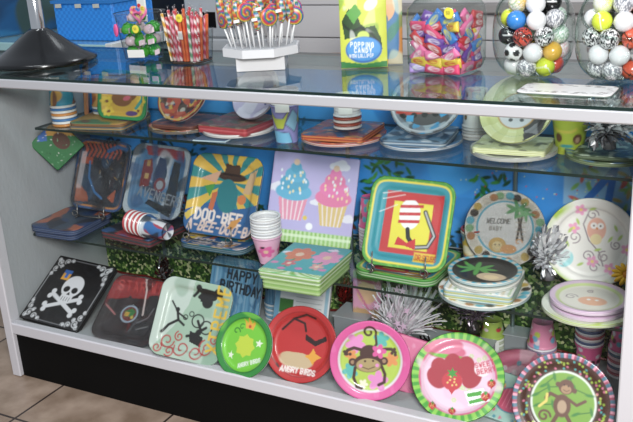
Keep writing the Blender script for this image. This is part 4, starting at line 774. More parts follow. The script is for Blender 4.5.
cup_pack('lime green cup stack with bananas on the top shelf, far right', 1.640, .318, SH1, .042, .030, .085, 5, p_banana, False, ('b0aca8', '8c8884'))
flat('plate_stack', 'dark green wrapped plates under the silver tinsel at the right end', 'party plates', 1.735, .290, SH1, 0, [('plates', .195, .195, .0975, .008, lambda c: [c.fill('5c7444'), c.blotch(['2c3c2c', 'a8b880', '3c6c94'], 10, 4, .15, .9)], 2, ('4c5c3c', '8c9c74'), 1), ('napkins', .14, .14, .02, .008, lambda c: [c.fill('4c6048'), c.blotch(['a8b89c', '24301c'], 12, 3, .1, .9)], 2, ('3c4c34', '7c8c6c'), 0)])
tinsel('large crinkled silver foil spray at the right end of the top shelf', 1.738, .262, SH1+.030, 560, .060, .118, ('f0f0f4', 'c8c8cc', '6c6c70', 'f4f4f4'), 9, 1.15, .010, ('9a9aa0', .014), metal=.5)
# ================================================================ ON TOP OF THE CASE
TOP = ZT+.0035
st = thing('stand_base', 'black cone-shaped stand foot with a chrome pole on the top left of the case', 'display stand', (.140, .205, TOP))
m = MB(); m.lathe([(.001, 0), (.150, 0), (.155, .004), (.156, .012), (.150, .017), (.12, .030), (.09, .050), (.06, .074), (.035, .092), (.025, .099), (.001, .1)], 64); m.build('cone_foot', solid('070708', .22, 0, .3), st, True)
m = MB(); m.lathe([(.020, .0995), (.020, .55), (.001, .55)], 24); m.build('pole', CHROME, st, True)
# --- tub of green ring candies
def jar_shell(name, mat, parent, prof, n=48, sq=None, th=None):
    m = MB(); m.lathe(prof, n, sq=sq); return m.build(name, mat, parent, True)
tb = thing('candy_tub', 'clear tapered tub holding green candies, with a white price label, beside the black stand foot', 'candy tub', (.425, .318, TOP))
jar_shell('tub_wall', CLEARPL, tb, [(.001, .002), (.044, .002), (.046, .004), (.060, .130), (.063, .132), (.062, .134), (.057, .132)], 40, 4)
def card(name, P, mat, parent, th=.001):
    # flat quad card with thickness from 4 corner points
    a, b, c, d = [Vector(p) for p in P]; n = (b-a).cross(d-a).normalized()*th; V = [a, b, c, d, a-n, b-n, c-n, d-n]
    m = MB(); m.add([tuple(v) for v in V], [(0, 1, 2, 3), (7, 6, 5, 4), (0, 4, 5, 1), (1, 5, 6, 2), (2, 6, 7, 3), (3, 7, 4, 0)]); return m.build(name, mat, parent)
card('price_label', [(-.018, -.0500, .010), (.040, -.0485, .012), (.040, -.0505, .034), (-.018, -.0518, .032)], PAPER, tb)
def paint_sphere(name, R, f, mat, parent=None, n=26, sc=(1, 1, 1)):
    V = []; F = []; nu, nv = n*2, n
    for j in range(nv+1):
        t = PI*j/nv
        for i in range(nu): V.append((math.sin(t)*math.cos(2*PI*i/nu), math.sin(t)*math.sin(2*PI*i/nu), math.cos(t)))
    V = np.array(V); cols = f(V); F = [(j*nu+i, (j+1)*nu+i, (j+1)*nu+(i+1) % nu, j*nu+(i+1) % nu) for j in range(nv) for i in range(nu)]
    return mesh(name, V*R*np.array(sc), F, mat, parent, cols)
g = random.Random(4)
for k in range(24):
    lay, a = divmod(k, 7); al = a*2*PI/7+lay*.7; rr = .034+.004*lay if k < 21 else .018; zc = .022+lay*.032
    o = thing('ring_candy', 'ring candy with a white tag, green cap or pale capsule, packed in the clear tub', 'candy', (.425+rr*math.cos(al), .318+rr*math.sin(al), TOP+zc-.014), g.uniform(0, 6), group='green candies in the clear tub')
    m = MB(); m.lathe([(.0005, .002), (.011, .003), (.0155, .010), (.0155, .019), (.010, .027), (.0005, .029)], 14); m.build('candy_cap', solid(('3aa42c', '4cb838', '3aa42c', 'e4ccd4')[k % 4], .25, 0, .5), o, True)
    m = MB(); m.tube([(.009*math.cos(t), -.004, .024+.007*math.sin(t)) for t in np.linspace(0, 2*PI, 14)], .0022, 6); m.build('ring', solid('2c8c24', .3, 0, .4), o, True)
    card('tag', [(-.009, -.0165, .004), (.009, -.0165, .007), (.009, -.0165, .021), (-.009, -.0165, .018)], solid('e8d4dc', .4), o)
bt = thing('heart_sign', 'pink heart-shaped sign with red, blue and yellow buttons above the green candies', 'sign', (.462, .268, TOP+.112))
def p_heart(c):
    c.fill('f078b4'); c.disc(-.5, .45, .3, 'e85078'); c.disc(0, .5, .3, '3c78d0'); c.disc(.55, .5, .3, 'e8d038'); c.ell(0, -.1, .55, .2, '6c2c50'); c.blotch(['f0e058', 'e84888'], 7, 4, .3, .7); c.text('I', -.5, .3, .3, '8c1c3c', .06); c.text('X', -.1, .4, .2, '1c3c8c', .06)
    c.text('50', .42, .42, .2, '8c6c1c', .04)
pts = [(t, (16*math.sin(t)**3/16, (13*math.cos(t)-5*math.cos(2*t)-2*math.cos(3*t)-math.cos(4*t))/15)) for t in np.linspace(0, 2*PI, 48, endpoint=False)]
V = [(0, 0)]+[(p[1][0]*f_, p[1][1]*f_) for f_ in np.linspace(.1, 1, 10) for p in pts]; V = np.array(V); c = Cv(V[:, 0], V[:, 1], 'ffffff'); p_heart(c)
VV = np.c_[V[:, 0]*.030, np.zeros(len(V)), V[:, 1]*.026+.022]; VB = VV+np.array([0, .003, 0]); nn = len(V)
F = [(0, 1+j, 1+(j+1) % 48) for j in range(48)]+[(1+i*48+j, 1+(i+1)*48+j, 1+(i+1)*48+(j+1) % 48, 1+i*48+(j+1) % 48) for i in range(9) for j in range(48)]
F = F+[tuple(nn+i for i in reversed(f)) for f in F]+[(1+9*48+j, nn+1+9*48+j, nn+1+9*48+(j+1) % 48, 1+9*48+(j+1) % 48) for j in range(48)]
mesh('heart_card', np.r_[VV, VB], F, PRINT, bt, np.r_[c.c, c.c])
def sticker(label, x, y, z, r_, nx=.0, group=None, txt='50', flatn=(-.25, 0)):
    o = thing('price_sticker', label, 'price sticker', (x, y, z), nx); V = [(0, 0)]+[(f_*math.cos(t), f_*math.sin(t)) for f_ in np.linspace(.1, 1, 10) for t in np.linspace(0, 2*PI, 28, endpoint=False)]
    V = np.array(V); c = Cv(V[:, 0], V[:, 1], 'f2e21c'); c.aa = .08; c.text(txt, -.5, -.2, .5, '6c641c', .1); nn = len(V); VV = np.c_[V[:, 0]*r_, np.zeros(nn), V[:, 1]*r_]
    F = [(0, 1+j, 1+(j+1) % 28) for j in range(28)]+[(1+i*28+j, 1+(i+1)*28+j, 1+(i+1)*28+(j+1) % 28, 1+i*28+(j+1) % 28) for i in range(9) for j in range(28)]
    F = F+[tuple(nn+i for i in reversed(f)) for f in F]+[(1+9*28+j, nn+1+9*28+j, nn+1+9*28+(j+1) % 28, 1+9*28+(j+1) % 28) for j in range(28)]
    mesh('sticker_disc', np.r_[VV, VV+np.array([0, .001, 0])], F, PRINT, o, np.r_[c.c, c.c]); return o
sticker('round yellow price sticker on the clear tub of green candies', .452, .2595, TOP+.092, .0115)
pt = thing('lollipop_tag', 'pink tag sticker on the left front of the clear tub', 'sticker', (.372, .268, TOP+.070), -.3)
m = MB(); m.lathe([(.0005, 0), (.009, 0), (.010, .001), (.010, .004), (.0005, .004)], 16); m.V = [np.array([(x, z, y*1.8+.016) for x, y, z in v]) for v in m.V]; m.build('tag_disc', solid('e8609c', .4), pt, True)
wt = thing('white_packet', 'small white packet with a red dot sticking up behind the green candies', 'packet', (.392, .372, TOP+.128-.002)); 
m = MB(); m.box(-.016, -.004, -.03, .016, .004, .04, b=.003); m.build('packet_body', solid('dcdcd8', .4, 0, .4), wt)
m = MB(); m.lathe([(.0005, 0), (.006, 0), (.006, .001), (.0005, .001)], 12); m.V = [np.array([(x-.006, -.0045-z, y+.018) for x, y, z in v]) for v in m.V]; m.build('red_dot', solid('c42c34', .4), wt)
# --- candy sticks in a clear box
sx, sy = .607, .30
jb = thing('candy_stick_tub', 'clear tub holding striped candy sticks, left of the lollipop stand', 'candy tub', (sx, sy, TOP))
jar_shell('tub_wall', CLEARPL, jb, [(.001, .002), (.046, .002), (.048, .004), (.056, .085), (.058, .086), (.055, .088)], 40, 4)
jar_shell('tub_base', solid('3a2c24', .3, 0, .4), jb, [(.0475, .0005), (.0485, .0025), (.0480, .006), (.0470, .006)], 40, 4)
kinds = [('yellow and white twisted', ('e0a828', 'f2e8d8')), ('red and white twisted', ('c42838', 'f0dcdc')), ('red and white twisted', ('cc3040', 'f4e6e4')), ('solid orange', ('d8581c', 'e06c28')), ('solid red', ('c8202c', 'd03038')), ('green and white twisted', ('5c9c74', 'e4e8e0')), ('pink and red twisted', ('c83c5c', 'e8a8b8')), ('purple striped', ('7c3c7c', 'd0a8cc'))]
order = [0, 1, 1, 6, 2, 4, 3, 3, 4, 5, 6, 2, 2, 0, 6, 1, 4, 3, 5, 4, 6, 1, 2, 3, 3, 7, 0, 1, 6, 2, 5, 4, 1, 2, 6, 3]
for k, ki in enumerate(order):
    row, i = divmod(k, 12); n_ = 12; x = (i-(n_-1)/2)*.0074; y = (-.038+.003*((i*7) % 3), -.012, .014)[row]; top = (x*1.28+g.uniform(-.002, .002), y*1.25+.002*g.uniform(-1, 1), .134+.012*g.uniform(-1, 1)); bot = (x, y, .006)
    d, cp = kinds[ki]; o = thing('candy_stick', d+' candy stick standing in the clear tub', 'candy stick', (sx+bot[0], sy+bot[1], TOP+bot[2]), group=d+' candy sticks')
    ca, cb = L(cp[0]), L(cp[1]); v = Vector(top)-Vector(bot)
    m = MB(); P = [v*t for t in np.linspace(0, 1, 44)]; m.tube(P, .0043, 8, colf=lambda i_, j_: ca if ((j_/8+i_*.11) % 1) < .55 else cb); so = m.build('stick', FOILPRINT, o, True, True)
    m = MB(); tw = [v*(1+t) for t in (0, .03, .06, .08)]; m.tube(tw, [.003, .0012, .003, .0045], 7, cap=False); m.build('wrapper_twist', CELLO, so, True)
sticker('round yellow price sticker on the tub of candy sticks', sx+.012, sy-.0525-.005, TOP+.125, .011)
o = thing('price_label', 'small white label on the orange candy sticks', 'price label', (sx+.008, sy-.0535, TOP+.068)); card('label_card', [(-.007, 0, 0), (.007, 0, 0), (.007, -.002, .022), (-.007, -.002, .022)], PAPER, o)
# --- lollipop stand
lx, ly = .862, .258
ls = thing('lollipop_stand', 'white two-tiered octagonal cardboard stand full of lollipops', 'lollipop stand', (lx, ly, TOP), .45)
def octa(r_, z0, z1, sy_=1.):
    m = MB(); V = []; n_ = 8
    for z in (z0, z1):
        for i in range(n_): a = PI/8+2*PI*i/n_; V.append((r_*math.cos(a), r_*sy_*math.sin(a), z))
    m.add(V, [tuple(range(7, -1, -1)), tuple(range(8, 16))]+[(i, (i+1) % 8, 8+(i+1) % 8, 8+i) for i in range(8)]); return m
m = MB(); m.box(-.062, -.062, 0, .062, .062, .037, b=.001); m.build('lower_tier', WHITE, ls)
ut = octa(.104, .0375, .058).build('upper_tier', WHITE, ls)
octa(.098, .0583, .059).build('tier_top', solid('b9bcc0', .6), ut)
RBW = ['c82820', 'd8702c', 'd8c030', '2c8c48', '2058b0', 'b83068']
def swirl(V, R=1.):
    a = np.arctan2(V[:, 2], V[:, 0]); r = np.hypot(V[:, 0], V[:, 2]); t = (a/(2*PI)+r*1.9) % 1; idx = (t*6).astype(int) % 6; return np.array([lin(c) for c in RBW])[idx]
def stripes(V): t = (V[:, 2]*2.6+np.arctan2(V[:, 1], V[:, 0])/(2*PI)*1.0) % 1; return np.array([lin(c) for c in ['c82820', 'd8d0c8', 'd0602c', '2c6cb0', 'd0b830', '2c8c48']])[(t*6).astype(int) % 6]
def lolly(kind, x, y, z, dx, dy, h, rz, label, grp):
    o = thing('lollipop', label, 'lollipop', (x, y, z), group=grp); v = Vector((dx, dy, h))
    m = MB(); m.tube([(0, 0, 0), tuple(v)], .0023, 8); m.build('stick', solid('eeeeee', .4), o, True)
    if kind == 'swirl': c = paint_sphere('candy', .024, swirl, FOILPRINT, o, 22, (1, .30, 1)); c.location = v+Vector((0, 0, .020))
    else: c = paint_sphere('candy', .015, stripes, FOILPRINT, o, 22, (.8, .8, 2.3)); c.location = v+Vector((0, 0, .028))
    c.rotation_euler = (dy*-2, dx*2, rz)
    return o
pos = []
for ring, (r_, n_) in enumerate(((.088, 20), (.058, 14), (.026, 6))):
    for i in range(n_): pos.append((r_, 2*PI*(i+.5*ring)/n_+.2, ring))
for k, (r_, a, ring) in enumerate(pos):
    x, y = lx+r_*.9*math.cos(a), ly+r_*.9*math.sin(a); kd = 'swirl' if k % 5 in (0, 2) else 'twist'; h = (.050, .062, .078)[ring]+.007*((k*5) % 4)
    lb = ('round rainbow swirl lollipop' if kd == 'swirl' else 'striped twisted barrel lollipop')+(' near the rim of the white stand', ' in the second ring of the white stand', ' in the middle of the white stand')[ring]
    lolly(kd, x, y, TOP+.0595, .014*r_/.086*math.cos(a)+.004*math.sin(k*5), .014*r_/.086*math.sin(a), h, .45+.8*math.sin(k*3.), lb, ('swirl' if kd == 'swirl' else 'twisted')+' lollipops in ring '+('one', 'two', 'three')[ring])
for k, (dx, dz) in enumerate(((-.042, .098), (.002, .100), (.014, .125), (.062, .118))):
    q = .45; x = lx+dx*math.cos(q)+.112*math.sin(q)*1.; y = ly+dx*math.sin(q)-.118*math.cos(q)
    o = thing('price_label', 'tiny white price label on the '+('leftmost', 'left-centre', 'right-centre', 'rightmost')[k]+' front lollipop', 'price label', (x, y, TOP+.040+dz-.01), q); card('label_card', [(-.007, 0, 0), (.007, 0, .002), (.007, 0, .009), (-.007, 0, .007)], PAPER, o)
# --- popping candy bags
def pouch(name, w, h, d, painter, parent, crimp=.012, outl=None):
    nx, nz = 70, 90; X, Z = np.meshgrid(np.linspace(-1, 1, nx), np.linspace(0, 1, nz)); X = X.ravel(); Z = Z.ravel()
    puff = np.clip(1-np.abs(X)**3, 0, 1)*np.clip(np.minimum(Z, 1-Z)*5, 0, 1)**.6
    c = Cv(X, Z*2-1, 'ffffff'); painter(c)
    yf = -d/2*puff-.0008+.0012*noise2(X*5, Z*9, 4)*puff; A = np.c_[X*w/2, yf, Z*h]; B = np.c_[X*w/2, d/2*puff+.0008, Z*h]; n = nx*nz
    F = [(j*nx+i, j*nx+i+1, (j+1)*nx+i+1, (j+1)*nx+i) for j in range(nz-1) for i in range(nx-1)]; F = F+[tuple(n+i for i in reversed(f)) for f in F]
    ed = [i for i in range(nx)]+[(j+1)*nx-1 for j in range(1, nz)]+[n-1-i for i in range(1, nx)]+[j*nx for j in range(nz-2, 0, -1)]
    F += [(ed[i], n+ed[i], n+ed[(i+1) % len(ed)], ed[(i+1) % len(ed)]) for i in range(len(ed))]
    return mesh(name, np.r_[A, B], F, WRAPPED, parent, np.r_[c.c, c.c])
def p_pop(c):
    c.fill('cfd83c'); c.blotch(['e8e88c', '8fb83c'], 4, 7, .2, .8); K = '1c2c1c'
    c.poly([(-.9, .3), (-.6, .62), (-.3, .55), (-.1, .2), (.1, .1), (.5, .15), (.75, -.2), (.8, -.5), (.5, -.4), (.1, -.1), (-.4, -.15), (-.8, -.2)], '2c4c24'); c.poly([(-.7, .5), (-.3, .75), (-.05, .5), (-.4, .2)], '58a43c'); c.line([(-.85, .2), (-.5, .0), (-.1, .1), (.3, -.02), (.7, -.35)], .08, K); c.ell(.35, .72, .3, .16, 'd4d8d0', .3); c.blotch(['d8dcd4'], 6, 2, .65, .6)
    c.ell(.0, -.12, .25, .13, 'c8dc60'); c.poly([(-1, -1), (1, -1), (1, -.82), (0, -.9), (-1, -.8)], '2c7c3c'); c.ell(.0, -.50, .78, .36, '2c6cb8'); c.ell(0, -.48, .72, .32, '3c94d8')
    c.text('POPPING', -.56, -.40, .12, 'f4f4f4', .03, -.04, 1.35, .85); c.text('CANDY', -.40, -.56, .12, 'f4f4f4', .03, -.03, 1.35, .85); c.text('WITH LOLLIPOP', -.62, -.70, .08, 'f4f4f4', .02, 0, 1.15, .85)
b1 = thing('candy_bag', 'yellow and green popping candy bag with a blue oval, front one', 'candy bag', (1.140, .285, TOP+.001), .22); b1.rotation_euler = (-.10, 0, .40); pouch('bag', .115, .178, .018, p_pop, b1)
m = MB(); m.box(-.012, -.0015, .1775, .012, .0015, .195, b=.001); m.build('hang_tab', solid('d4d8d8', .3, 0, .5), b1)
b2 = thing('candy_bag', 'orange and blue candy bag standing behind the yellow-green one', 'candy bag', (1.160, .335, TOP+.001), .25); b2.rotation_euler = (-.10, 0, .3)
def p_pop2(c): c.fill('d88c3c'); c.frame(.86, '3c7cb0', 6); c.ell(.1, .5, .6, .4, 'e8b080'); c.ell(0, .2, .4, .2, '3c6c9c'); c.blotch(['c8d8c0', '3c8c4c'], 4, 3, .4, .7)
pouch('bag', .115, .185, .018, p_pop2, b2)
b3 = thing('cellophane_bag', 'empty clear cellophane bag edge behind the popping candy bag', 'bag', (1.105, .345, TOP+.001), .2); b3.rotation_euler = (-.08, 0, .3)
m = MB(); nx = 16; m.add([(x, .004*math.sin(i*2.1+z*60), z) for i, x in enumerate(np.linspace(-.05, .04, nx)) for z in (0, .05, .1, .15, .2)], [(i*5+j, i*5+5+j, i*5+6+j, i*5+1+j) for i in range(nx-1) for j in range(4)]); m.build('film', glass('film', (.9, .92, .93), 1.3, .25, .6, 30, .15), b3, True)
# --- square jar of wrapped candies
jx, jy = 1.352, .292
cj = thing('candy_jar', 'square clear plastic jar full of wrapped candies with a yellow sticker', 'candy jar', (jx, jy, TOP), -.2)
prof = [(.001, .002), (.058, .002), (.070, .008), (.076, .025), (.077, .130), (.074, .150), (.060, .168), (.050, .172), (.050, .185)]
jar_shell('jar_body', JARGLASS, cj, prof, 64, 5)
m = MB(); m.tube([(.056*math.cos(t), -.0775-.001, .095+.056*math.sin(t)) for t in np.linspace(0, 2*PI, 48)], .0018, 8, cap=False); m.build('round_rim', JARGLASS, cj, True)
jar_shell('lid', CLEARPL, cj, [(.053, .1855), (.054, .187), (.054, .21), (.001, .212)], 48)
sticker('round yellow price sticker on the square candy jar', jx+.055*math.cos(-.2)+.082*math.sin(-.2), jy+.055*math.sin(-.2)-.082*math.cos(-.2), TOP+.145, .0125, -.2)
wk = [('hot pink', 'e0306c', 'f4d8e4'), ('yellow', 'e8c828', 'c8281c'), ('bright blue', '2c7cd0', 'e8e048'), ('red', 'cc2030', 'f0e0e0'), ('violet', '6c3ca0', 'e8d8f0'), ('pink', 'ec6ca4', 'fff0f4'), ('lilac', 'b094dc', 'f0ecf8')]
def sweet(w, h, d, c1, c2, parent):
    nx, nz = 22, 12; X, Z = np.meshgrid(np.linspace(-1, 1, nx), np.linspace(-1, 1, nz)); X = X.ravel(); Z = Z.ravel()
    puff = np.clip(1-np.abs(X)**6, 0, 1)**.5*np.clip(1-np.abs(Z)**3, 0, 1)**.5; c = Cv(X, Z, c1); c.aa = .15; c.ell(0, .0, .6, .5, c2, .1, .85); c.ell(.1, .0, .42, .3, c1); c.line([(-.45, -.1), (.45, .15)], .16, c2)
    n = nx*nz; A = np.c_[X*w/2, -d/2*puff-.0004, Z*h/2]; B = np.c_[X*w/2, d/2*puff+.0004, Z*h/2]
    F = [(j*nx+i, j*nx+i+1, (j+1)*nx+i+1, (j+1)*nx+i) for j in range(nz-1) for i in range(nx-1)]; F = F+[tuple(n+i for i in reversed(f)) for f in F]
    ed = [i for i in range(nx)]+[(j+1)*nx-1 for j in range(1, nz)]+[n-1-i for i in range(1, nx)]+[j*nx for j in range(nz-2, 0, -1)]; F += [(ed[i], n+ed[i], n+ed[(i+1) % len(ed)], ed[(i+1) % len(ed)]) for i in range(len(ed))]
    return mesh('wrapped_sweet', np.r_[A, B], F, WRAPPED, parent, np.r_[c.c, c.c])
protos = []
q = -.2; nsw = 0
for lay in range(8):
    for (lx_, ly_, rot) in ((-.038, -.060, .0), (.004, -.062, .1), (.046, -.060, -.1), (.062, -.018, 1.5), (.062, .026, 1.6), (-.02, -.036, .2), (.03, -.034, -.2), (-.060, -.02, 1.5)):
        if lay == 7 and lx_ < -.03: continue
        kd = (0, 3, 2, 5, 3, 4, 0, 2, 1, 5, 3, 4)[(lay*5+nsw*7) % 12]
        if lay == 1 and ly_ < -.05: kd = 1
        if lay == 0 and ly_ < -.05: kd = (6, 0, 0)[(lx_ > -.02)+(lx_ > .02)]
        if lay == 2 and ly_ < -.05: kd = 5
        lx2, ly2 = lx_+g.uniform(-.003, .003), ly_+g.uniform(-.002, .002)
        p = (jx+lx2*math.cos(q)-ly2*math.sin(q), jy+lx2*math.sin(q)+ly2*math.cos(q), TOP+.015+lay*.0160)
        nm, c1, c2 = wk[kd]; o = sweet(.050, .024, .013, c1, c2, None); tag(o, nm+' wrapped sweet in the square candy jar, '+('bottom layer', 'second layer up', 'third layer up', 'fourth layer up', 'fifth layer up', 'sixth layer up', 'seventh layer up', 'top layer')[lay], 'sweet', nm+' sweets in jar layer '+('one', 'two', 'three', 'four', 'five', 'six', 'seven', 'eight')[lay])
        o.location = p; o.rotation_euler = (g.uniform(-.3, .3), g.uniform(-.9, .9)*(.15 if lay < 2 else 1), q+rot+g.uniform(-.2, .2)); nsw += 1
# --- two glass globe jars with patterned balls
def b_plain(c1):
    return lambda V: np.broadcast_to(lin(c1), (len(V), 3))
def b_stripe(c1, c2, s, sc=7.):
    def f(V): t = noise2(V[:, 0]*sc*.5+V[:, 2]*sc, V[:, 1]*sc+V[:, 2]*2, s); return np.where((np.sin(t*9) > 0)[:, None], lin(c1), lin(c2))
    return f
ICO = [(0, 1, 1.618), (0, -1, 1.618), (0, 1, -1.618), (0, -1, -1.618), (1, 1.618, 0), (-1, 1.618, 0), (1, -1.618, 0), (-1, -1.618, 0), (1.618, 0, 1), (-1.618, 0, 1), (1.618, 0, -1), (-1.618, 0, -1)]
ICO = np.array(ICO)/np.linalg.norm(ICO[0])
def b_spots(c1, c2, th): return lambda V: np.where((np.max(V@ICO.T, 1) > th)[:, None], lin(c2), lin(c1))
def b_basket(V):
    d = np.minimum(np.minimum(np.abs(V[:, 0]), np.abs(V[:, 2])), np.abs(np.abs(V[:, 1])-.55-.15*V[:, 0]**2)); return np.where((d < .05)[:, None], lin('2c1c14'), lin('dc5430'))
def b_eight(V):
    d = V@np.array([.2, -.97, .15]); c = np.broadcast_to(lin('141416'), (len(V), 3)).copy(); c[(np.abs(V[:, 0]-.2) < .04) & (d > .85)] = lin('e8e8e8'); c[(np.abs(V[:, 2]-.12) < .04) & (d > .85)] = lin('e8e8e8'); return c
def b_tennis(V): d = np.abs(V[:, 2]-.55*np.sin(2*np.arctan2(V[:, 1], V[:, 0]))); return np.where((d < .05)[:, None], lin('f4f4e0'), lin('d8e818'))
BK = {'W': ('plain white ball', b_plain('e6e6e8')), 'Y': ('golden yellow ball', b_plain('e8b428')), 'L': ('lime yellow tennis-patterned ball', b_tennis), 'K': ('black ball with a small white mark', b_eight), 'B': ('bright blue ball', b_plain('1c84d8')),
 'Z': ('black and white zebra-striped ball', b_stripe('f0f0f0', '101012', 4)), 'R': ('orange-red ball with black tiger stripes', b_stripe('d8442c', '2c1410', 6)), 'S': ('white ball with black football spots', b_spots('eeeeee', '18181a', .93)), 'T': ('coral red ball', b_plain('e4503c')),
 'O': ('orange basketball-patterned ball', b_basket), 'D': ('white ball with red dots', b_spots('f0eeee', 'd83038', .965)), 'G': ('white ball with faint green scribbles', b_stripe('e8ece8', '9cc0a4', 8, 9.)), 'P': ('white ball with pink stripes', b_stripe('f0eaec', 'e8b8c4', 9)), 'M': ('orange ball with red speckles', b_stripe('e08828', 'c8482c', 12, 9.)), 'N': ('white ball with grey scribbles', b_stripe('ececee', '8a8c94', 13, 9.))}
proto = {}
ROWW = ('bottom row', 'second row up', 'third row up', 'fourth row up', 'fifth row up')
def globe(cx, cy, rows, side, label):
    j = thing('glass_jar', label, 'glass jar', (cx, cy, TOP)); R = .0875
    V = []; n = 72; prof = []
    for t in np.linspace(0, 1, 40):
        a = PI*t; r = R*(math.sin(a)**.62) if 0 < t < 1 else .0005; z = .093-.093*math.copysign(abs(math.cos(a))**.8, math.cos(a)); prof.append((max(r, .0005), z))
    prof[0] = (.0005, 0); m = MB(); m.lathe(prof, n, sq=2.4); Vv = m.V[0]; mc = np.array([.0, -.045, .158]); nd = np.array([.12, -.69, .71]); nd /= np.linalg.norm(nd)
    keep = ~(((Vv-mc)@nd > -.012)); F = [f for f in m.F if all(keep[list(f)])]
    mesh('jar_wall', Vv, F, JARGLASS, j)
    # rolled rim where the body is cut
    P = []
    ux = np.cross(nd, [0, 0, 1]); ux /= np.linalg.norm(ux); uy = np.cross(nd, ux); o_ = mc-nd*.012
    for a in np.linspace(0, 2*PI, 60):
        d = ux*math.cos(a)+uy*math.sin(a); lo, hi = 0, .2
        for _ in range(24):
            md = (lo+hi)/2; p = o_+d*md; zz = np.clip((.093-p[2])/.093, -1, 1); rr = R*(math.sin(math.acos(math.copysign(abs(zz)**(1/.8), zz)))**.62); ang = math.atan2(p[1], p[0]); k = (abs(math.cos(ang))**2.4+abs(math.sin(ang))**2.4)**(-1/2.4)
            if p[2] > .186 or math.hypot(p[0], p[1]) > rr*k: hi = md
            else: lo = md
        P.append(tuple(o_+d*(lo+.001)))
    m = MB(); m.tube(P, .0035, 8, cap=False); m.build('jar_rim', glass('rim_glass', (.75, .8, .78), 1.5), j, True)
    for ri, row in enumerate(rows):
        rr = (.046, .0580, .0590, .0520, .038)[ri]; n_ = (7, 8, 8, 7, 5)[ri]
        for i, ch in enumerate(row):
            a = math.radians(-76-68+(22 if ri % 2 else 0))+2*PI*i/n_
            k_ = ch
            if k_ not in proto: proto[k_] = paint_sphere('patterned_ball', .0212, BK[k_][1], solid_ball, None, 24); o = proto[k_]
            else: o = proto[k_].copy(); COL.objects.link(o)
            o.location = (cx+rr*math.cos(a), cy+rr*math.sin(a), TOP+.0245+.0340*ri); o.rotation_euler = ((.3*i, .2*ri, .5*i) if k_ not in 'KS' else (0, 0, 0))
            tag(o, f"{BK[k_][0]} in the {side} glass jar, {ROWW[ri]}", 'ball', f"{BK[k_][0]}s {side} jar {ROWW[ri]}")
        # one behind, towards the middle
        for i, ch in enumerate(('W', 'Y', 'G', 'K', 'N')[ri]):
            o = proto.get(ch) 
            if o is None: proto[ch] = o = paint_sphere('patterned_ball', .0212, BK[ch][1], solid_ball, None, 24)
            else: o = o.copy(); COL.objects.link(o)
            o.location = (cx-.012*(-1)**ri, cy, TOP+.0245+.0340*ri); tag(o, f"{BK[ch][0]} inside the {side} glass jar, {ROWW[ri]}", 'ball', f"inner {BK[ch][0]}s {side} jar {ROWW[ri]}")
solid_ball = printed('ball_print', .25, .5, 0)
globe(1.560, .278, ('WNLTWN', 'SWYPWNG', 'KRZGZNWW', 'BWNGPWL', 'YWKNNG'), 'left', 'left glass globe jar of patterned balls with an angled round mouth')
globe(1.742, .270, ('NNOYWD', 'WWNDDYP', 'ZZOZYWP', 'LWMNZGW', 'LNMPZW'), 'right', 'right glass globe jar of patterned balls, cut off by the photo edge')
# --- ornate white sign lying on the glass
sg = thing('price_sign', 'ornate white label card with dark scrollwork lying flat before the glass globe jars', 'sign', (1.672, .118, TOP), -.02)
def p_sign(c):
    c.fill('e9e6e4'); c.aa = .012
    g_ = np.random.default_rng(5)
    for k in range(46):
        s = -1 if k % 2 else 1; c.curl(g_.uniform(-.95, .95)*1.0, s*g_.uniform(.55, .82), .06, .02, '4c3c3c', k, 1.2, s)
    for s in (-1, 1):
        for k in range(7): c.curl(s*g_.uniform(.78, .93), g_.uniform(-.6, .6), .06, .02, '5c2c34', k, 1.2)
    for k in range(3): c.line([(-.6, .25-k*.25), (.55, .25-k*.25)], .035, 'b4a8a8', .6)
slab('sign_card', .19, .098, .016, p_sign, PRINT, sg, .003, FLAT, 50, 240, 1, '7c8c84', (0, 0, .0045))
# ================================================================ BEHIND THE CASE
bs = thing('plastic_basket', 'bright blue plastic basket on the counter behind the case', 'basket', (-.075, .735, .9605), 0)
def p_bask(nt, b):
    b.inputs['Base Color'].default_value = (*lin('2a86dc'), 1)
    w1 = nt.nodes.new('ShaderNodeTexChecker'); w1.inputs['Scale'].default_value = 90; tc = nt.nodes.new('ShaderNodeTexCoord'); nt.links.new(tc.outputs['Object'], w1.inputs['Vector'])
    w1.inputs['Color1'].default_value = (*lin('2c88dc'), 1); w1.inputs['Color2'].default_value = (*lin('2478cc'), 1); nt.links.new(w1.outputs[0], b.inputs['Base Color'])
bm_ = node_mat('blue_woven_plastic', p_bask, .4)
for (x0, y0, x1, y1) in ((-.13, -.11, .13, -.102), (-.13, .102, .13, .11), (-.13, -.1015, -.122, .1015), (.122, -.1015, .13, .1015)):
    m = MB(); m.box(x0, y0, 0, x1, y1, .125, b=.003); m.build('basket_side', bm_, bs)
m = MB(); m.box(-.121, -.101, .002, .121, .101, .01); m.build('basket_floor', bm_, bs)
m = MB(); [m.box(*a) for a in ((-.136, -.116, .1255, .136, -.100, .136), (-.136, .100, .1255, .136, .116, .136), (-.136, -.0995, .1255, -.120, .0995, .136), (.120, -.0995, .1255, .136, .0995, .136))]; m.build('basket_rim', solid('2470b8', .4), bs)
for k, x in enumerate((-.10, -.01, .07)):
    o = thing('paper_tag', 'small white paper tag on the '+('left', 'middle', 'right')[k]+' of the blue basket rim', 'tag', (-.075+x, .735-.1175, 1.072)); card('tag_card', [(-.014, 0, 0), (.014, 0, .001), (.014, 0, .014), (-.014, 0, .013)], solid('b8b8b0', .5), o)
tp = thing('tape_dispenser', 'yellow and black tape ring beside the blue basket', 'tape', (-.345, .93, .9605), .3)
m = MB(); m.lathe([(.030, -.014), (.048, -.014), (.050, 0), (.048, .014), (.030, .014), (.028, 0), (.030, -.014)], 32); m.V = [np.array([(x, z, y+.0515) for x, y, z in v]) for v in m.V]; m.build('tape_ring', solid('d0a828', .4), tp, True)
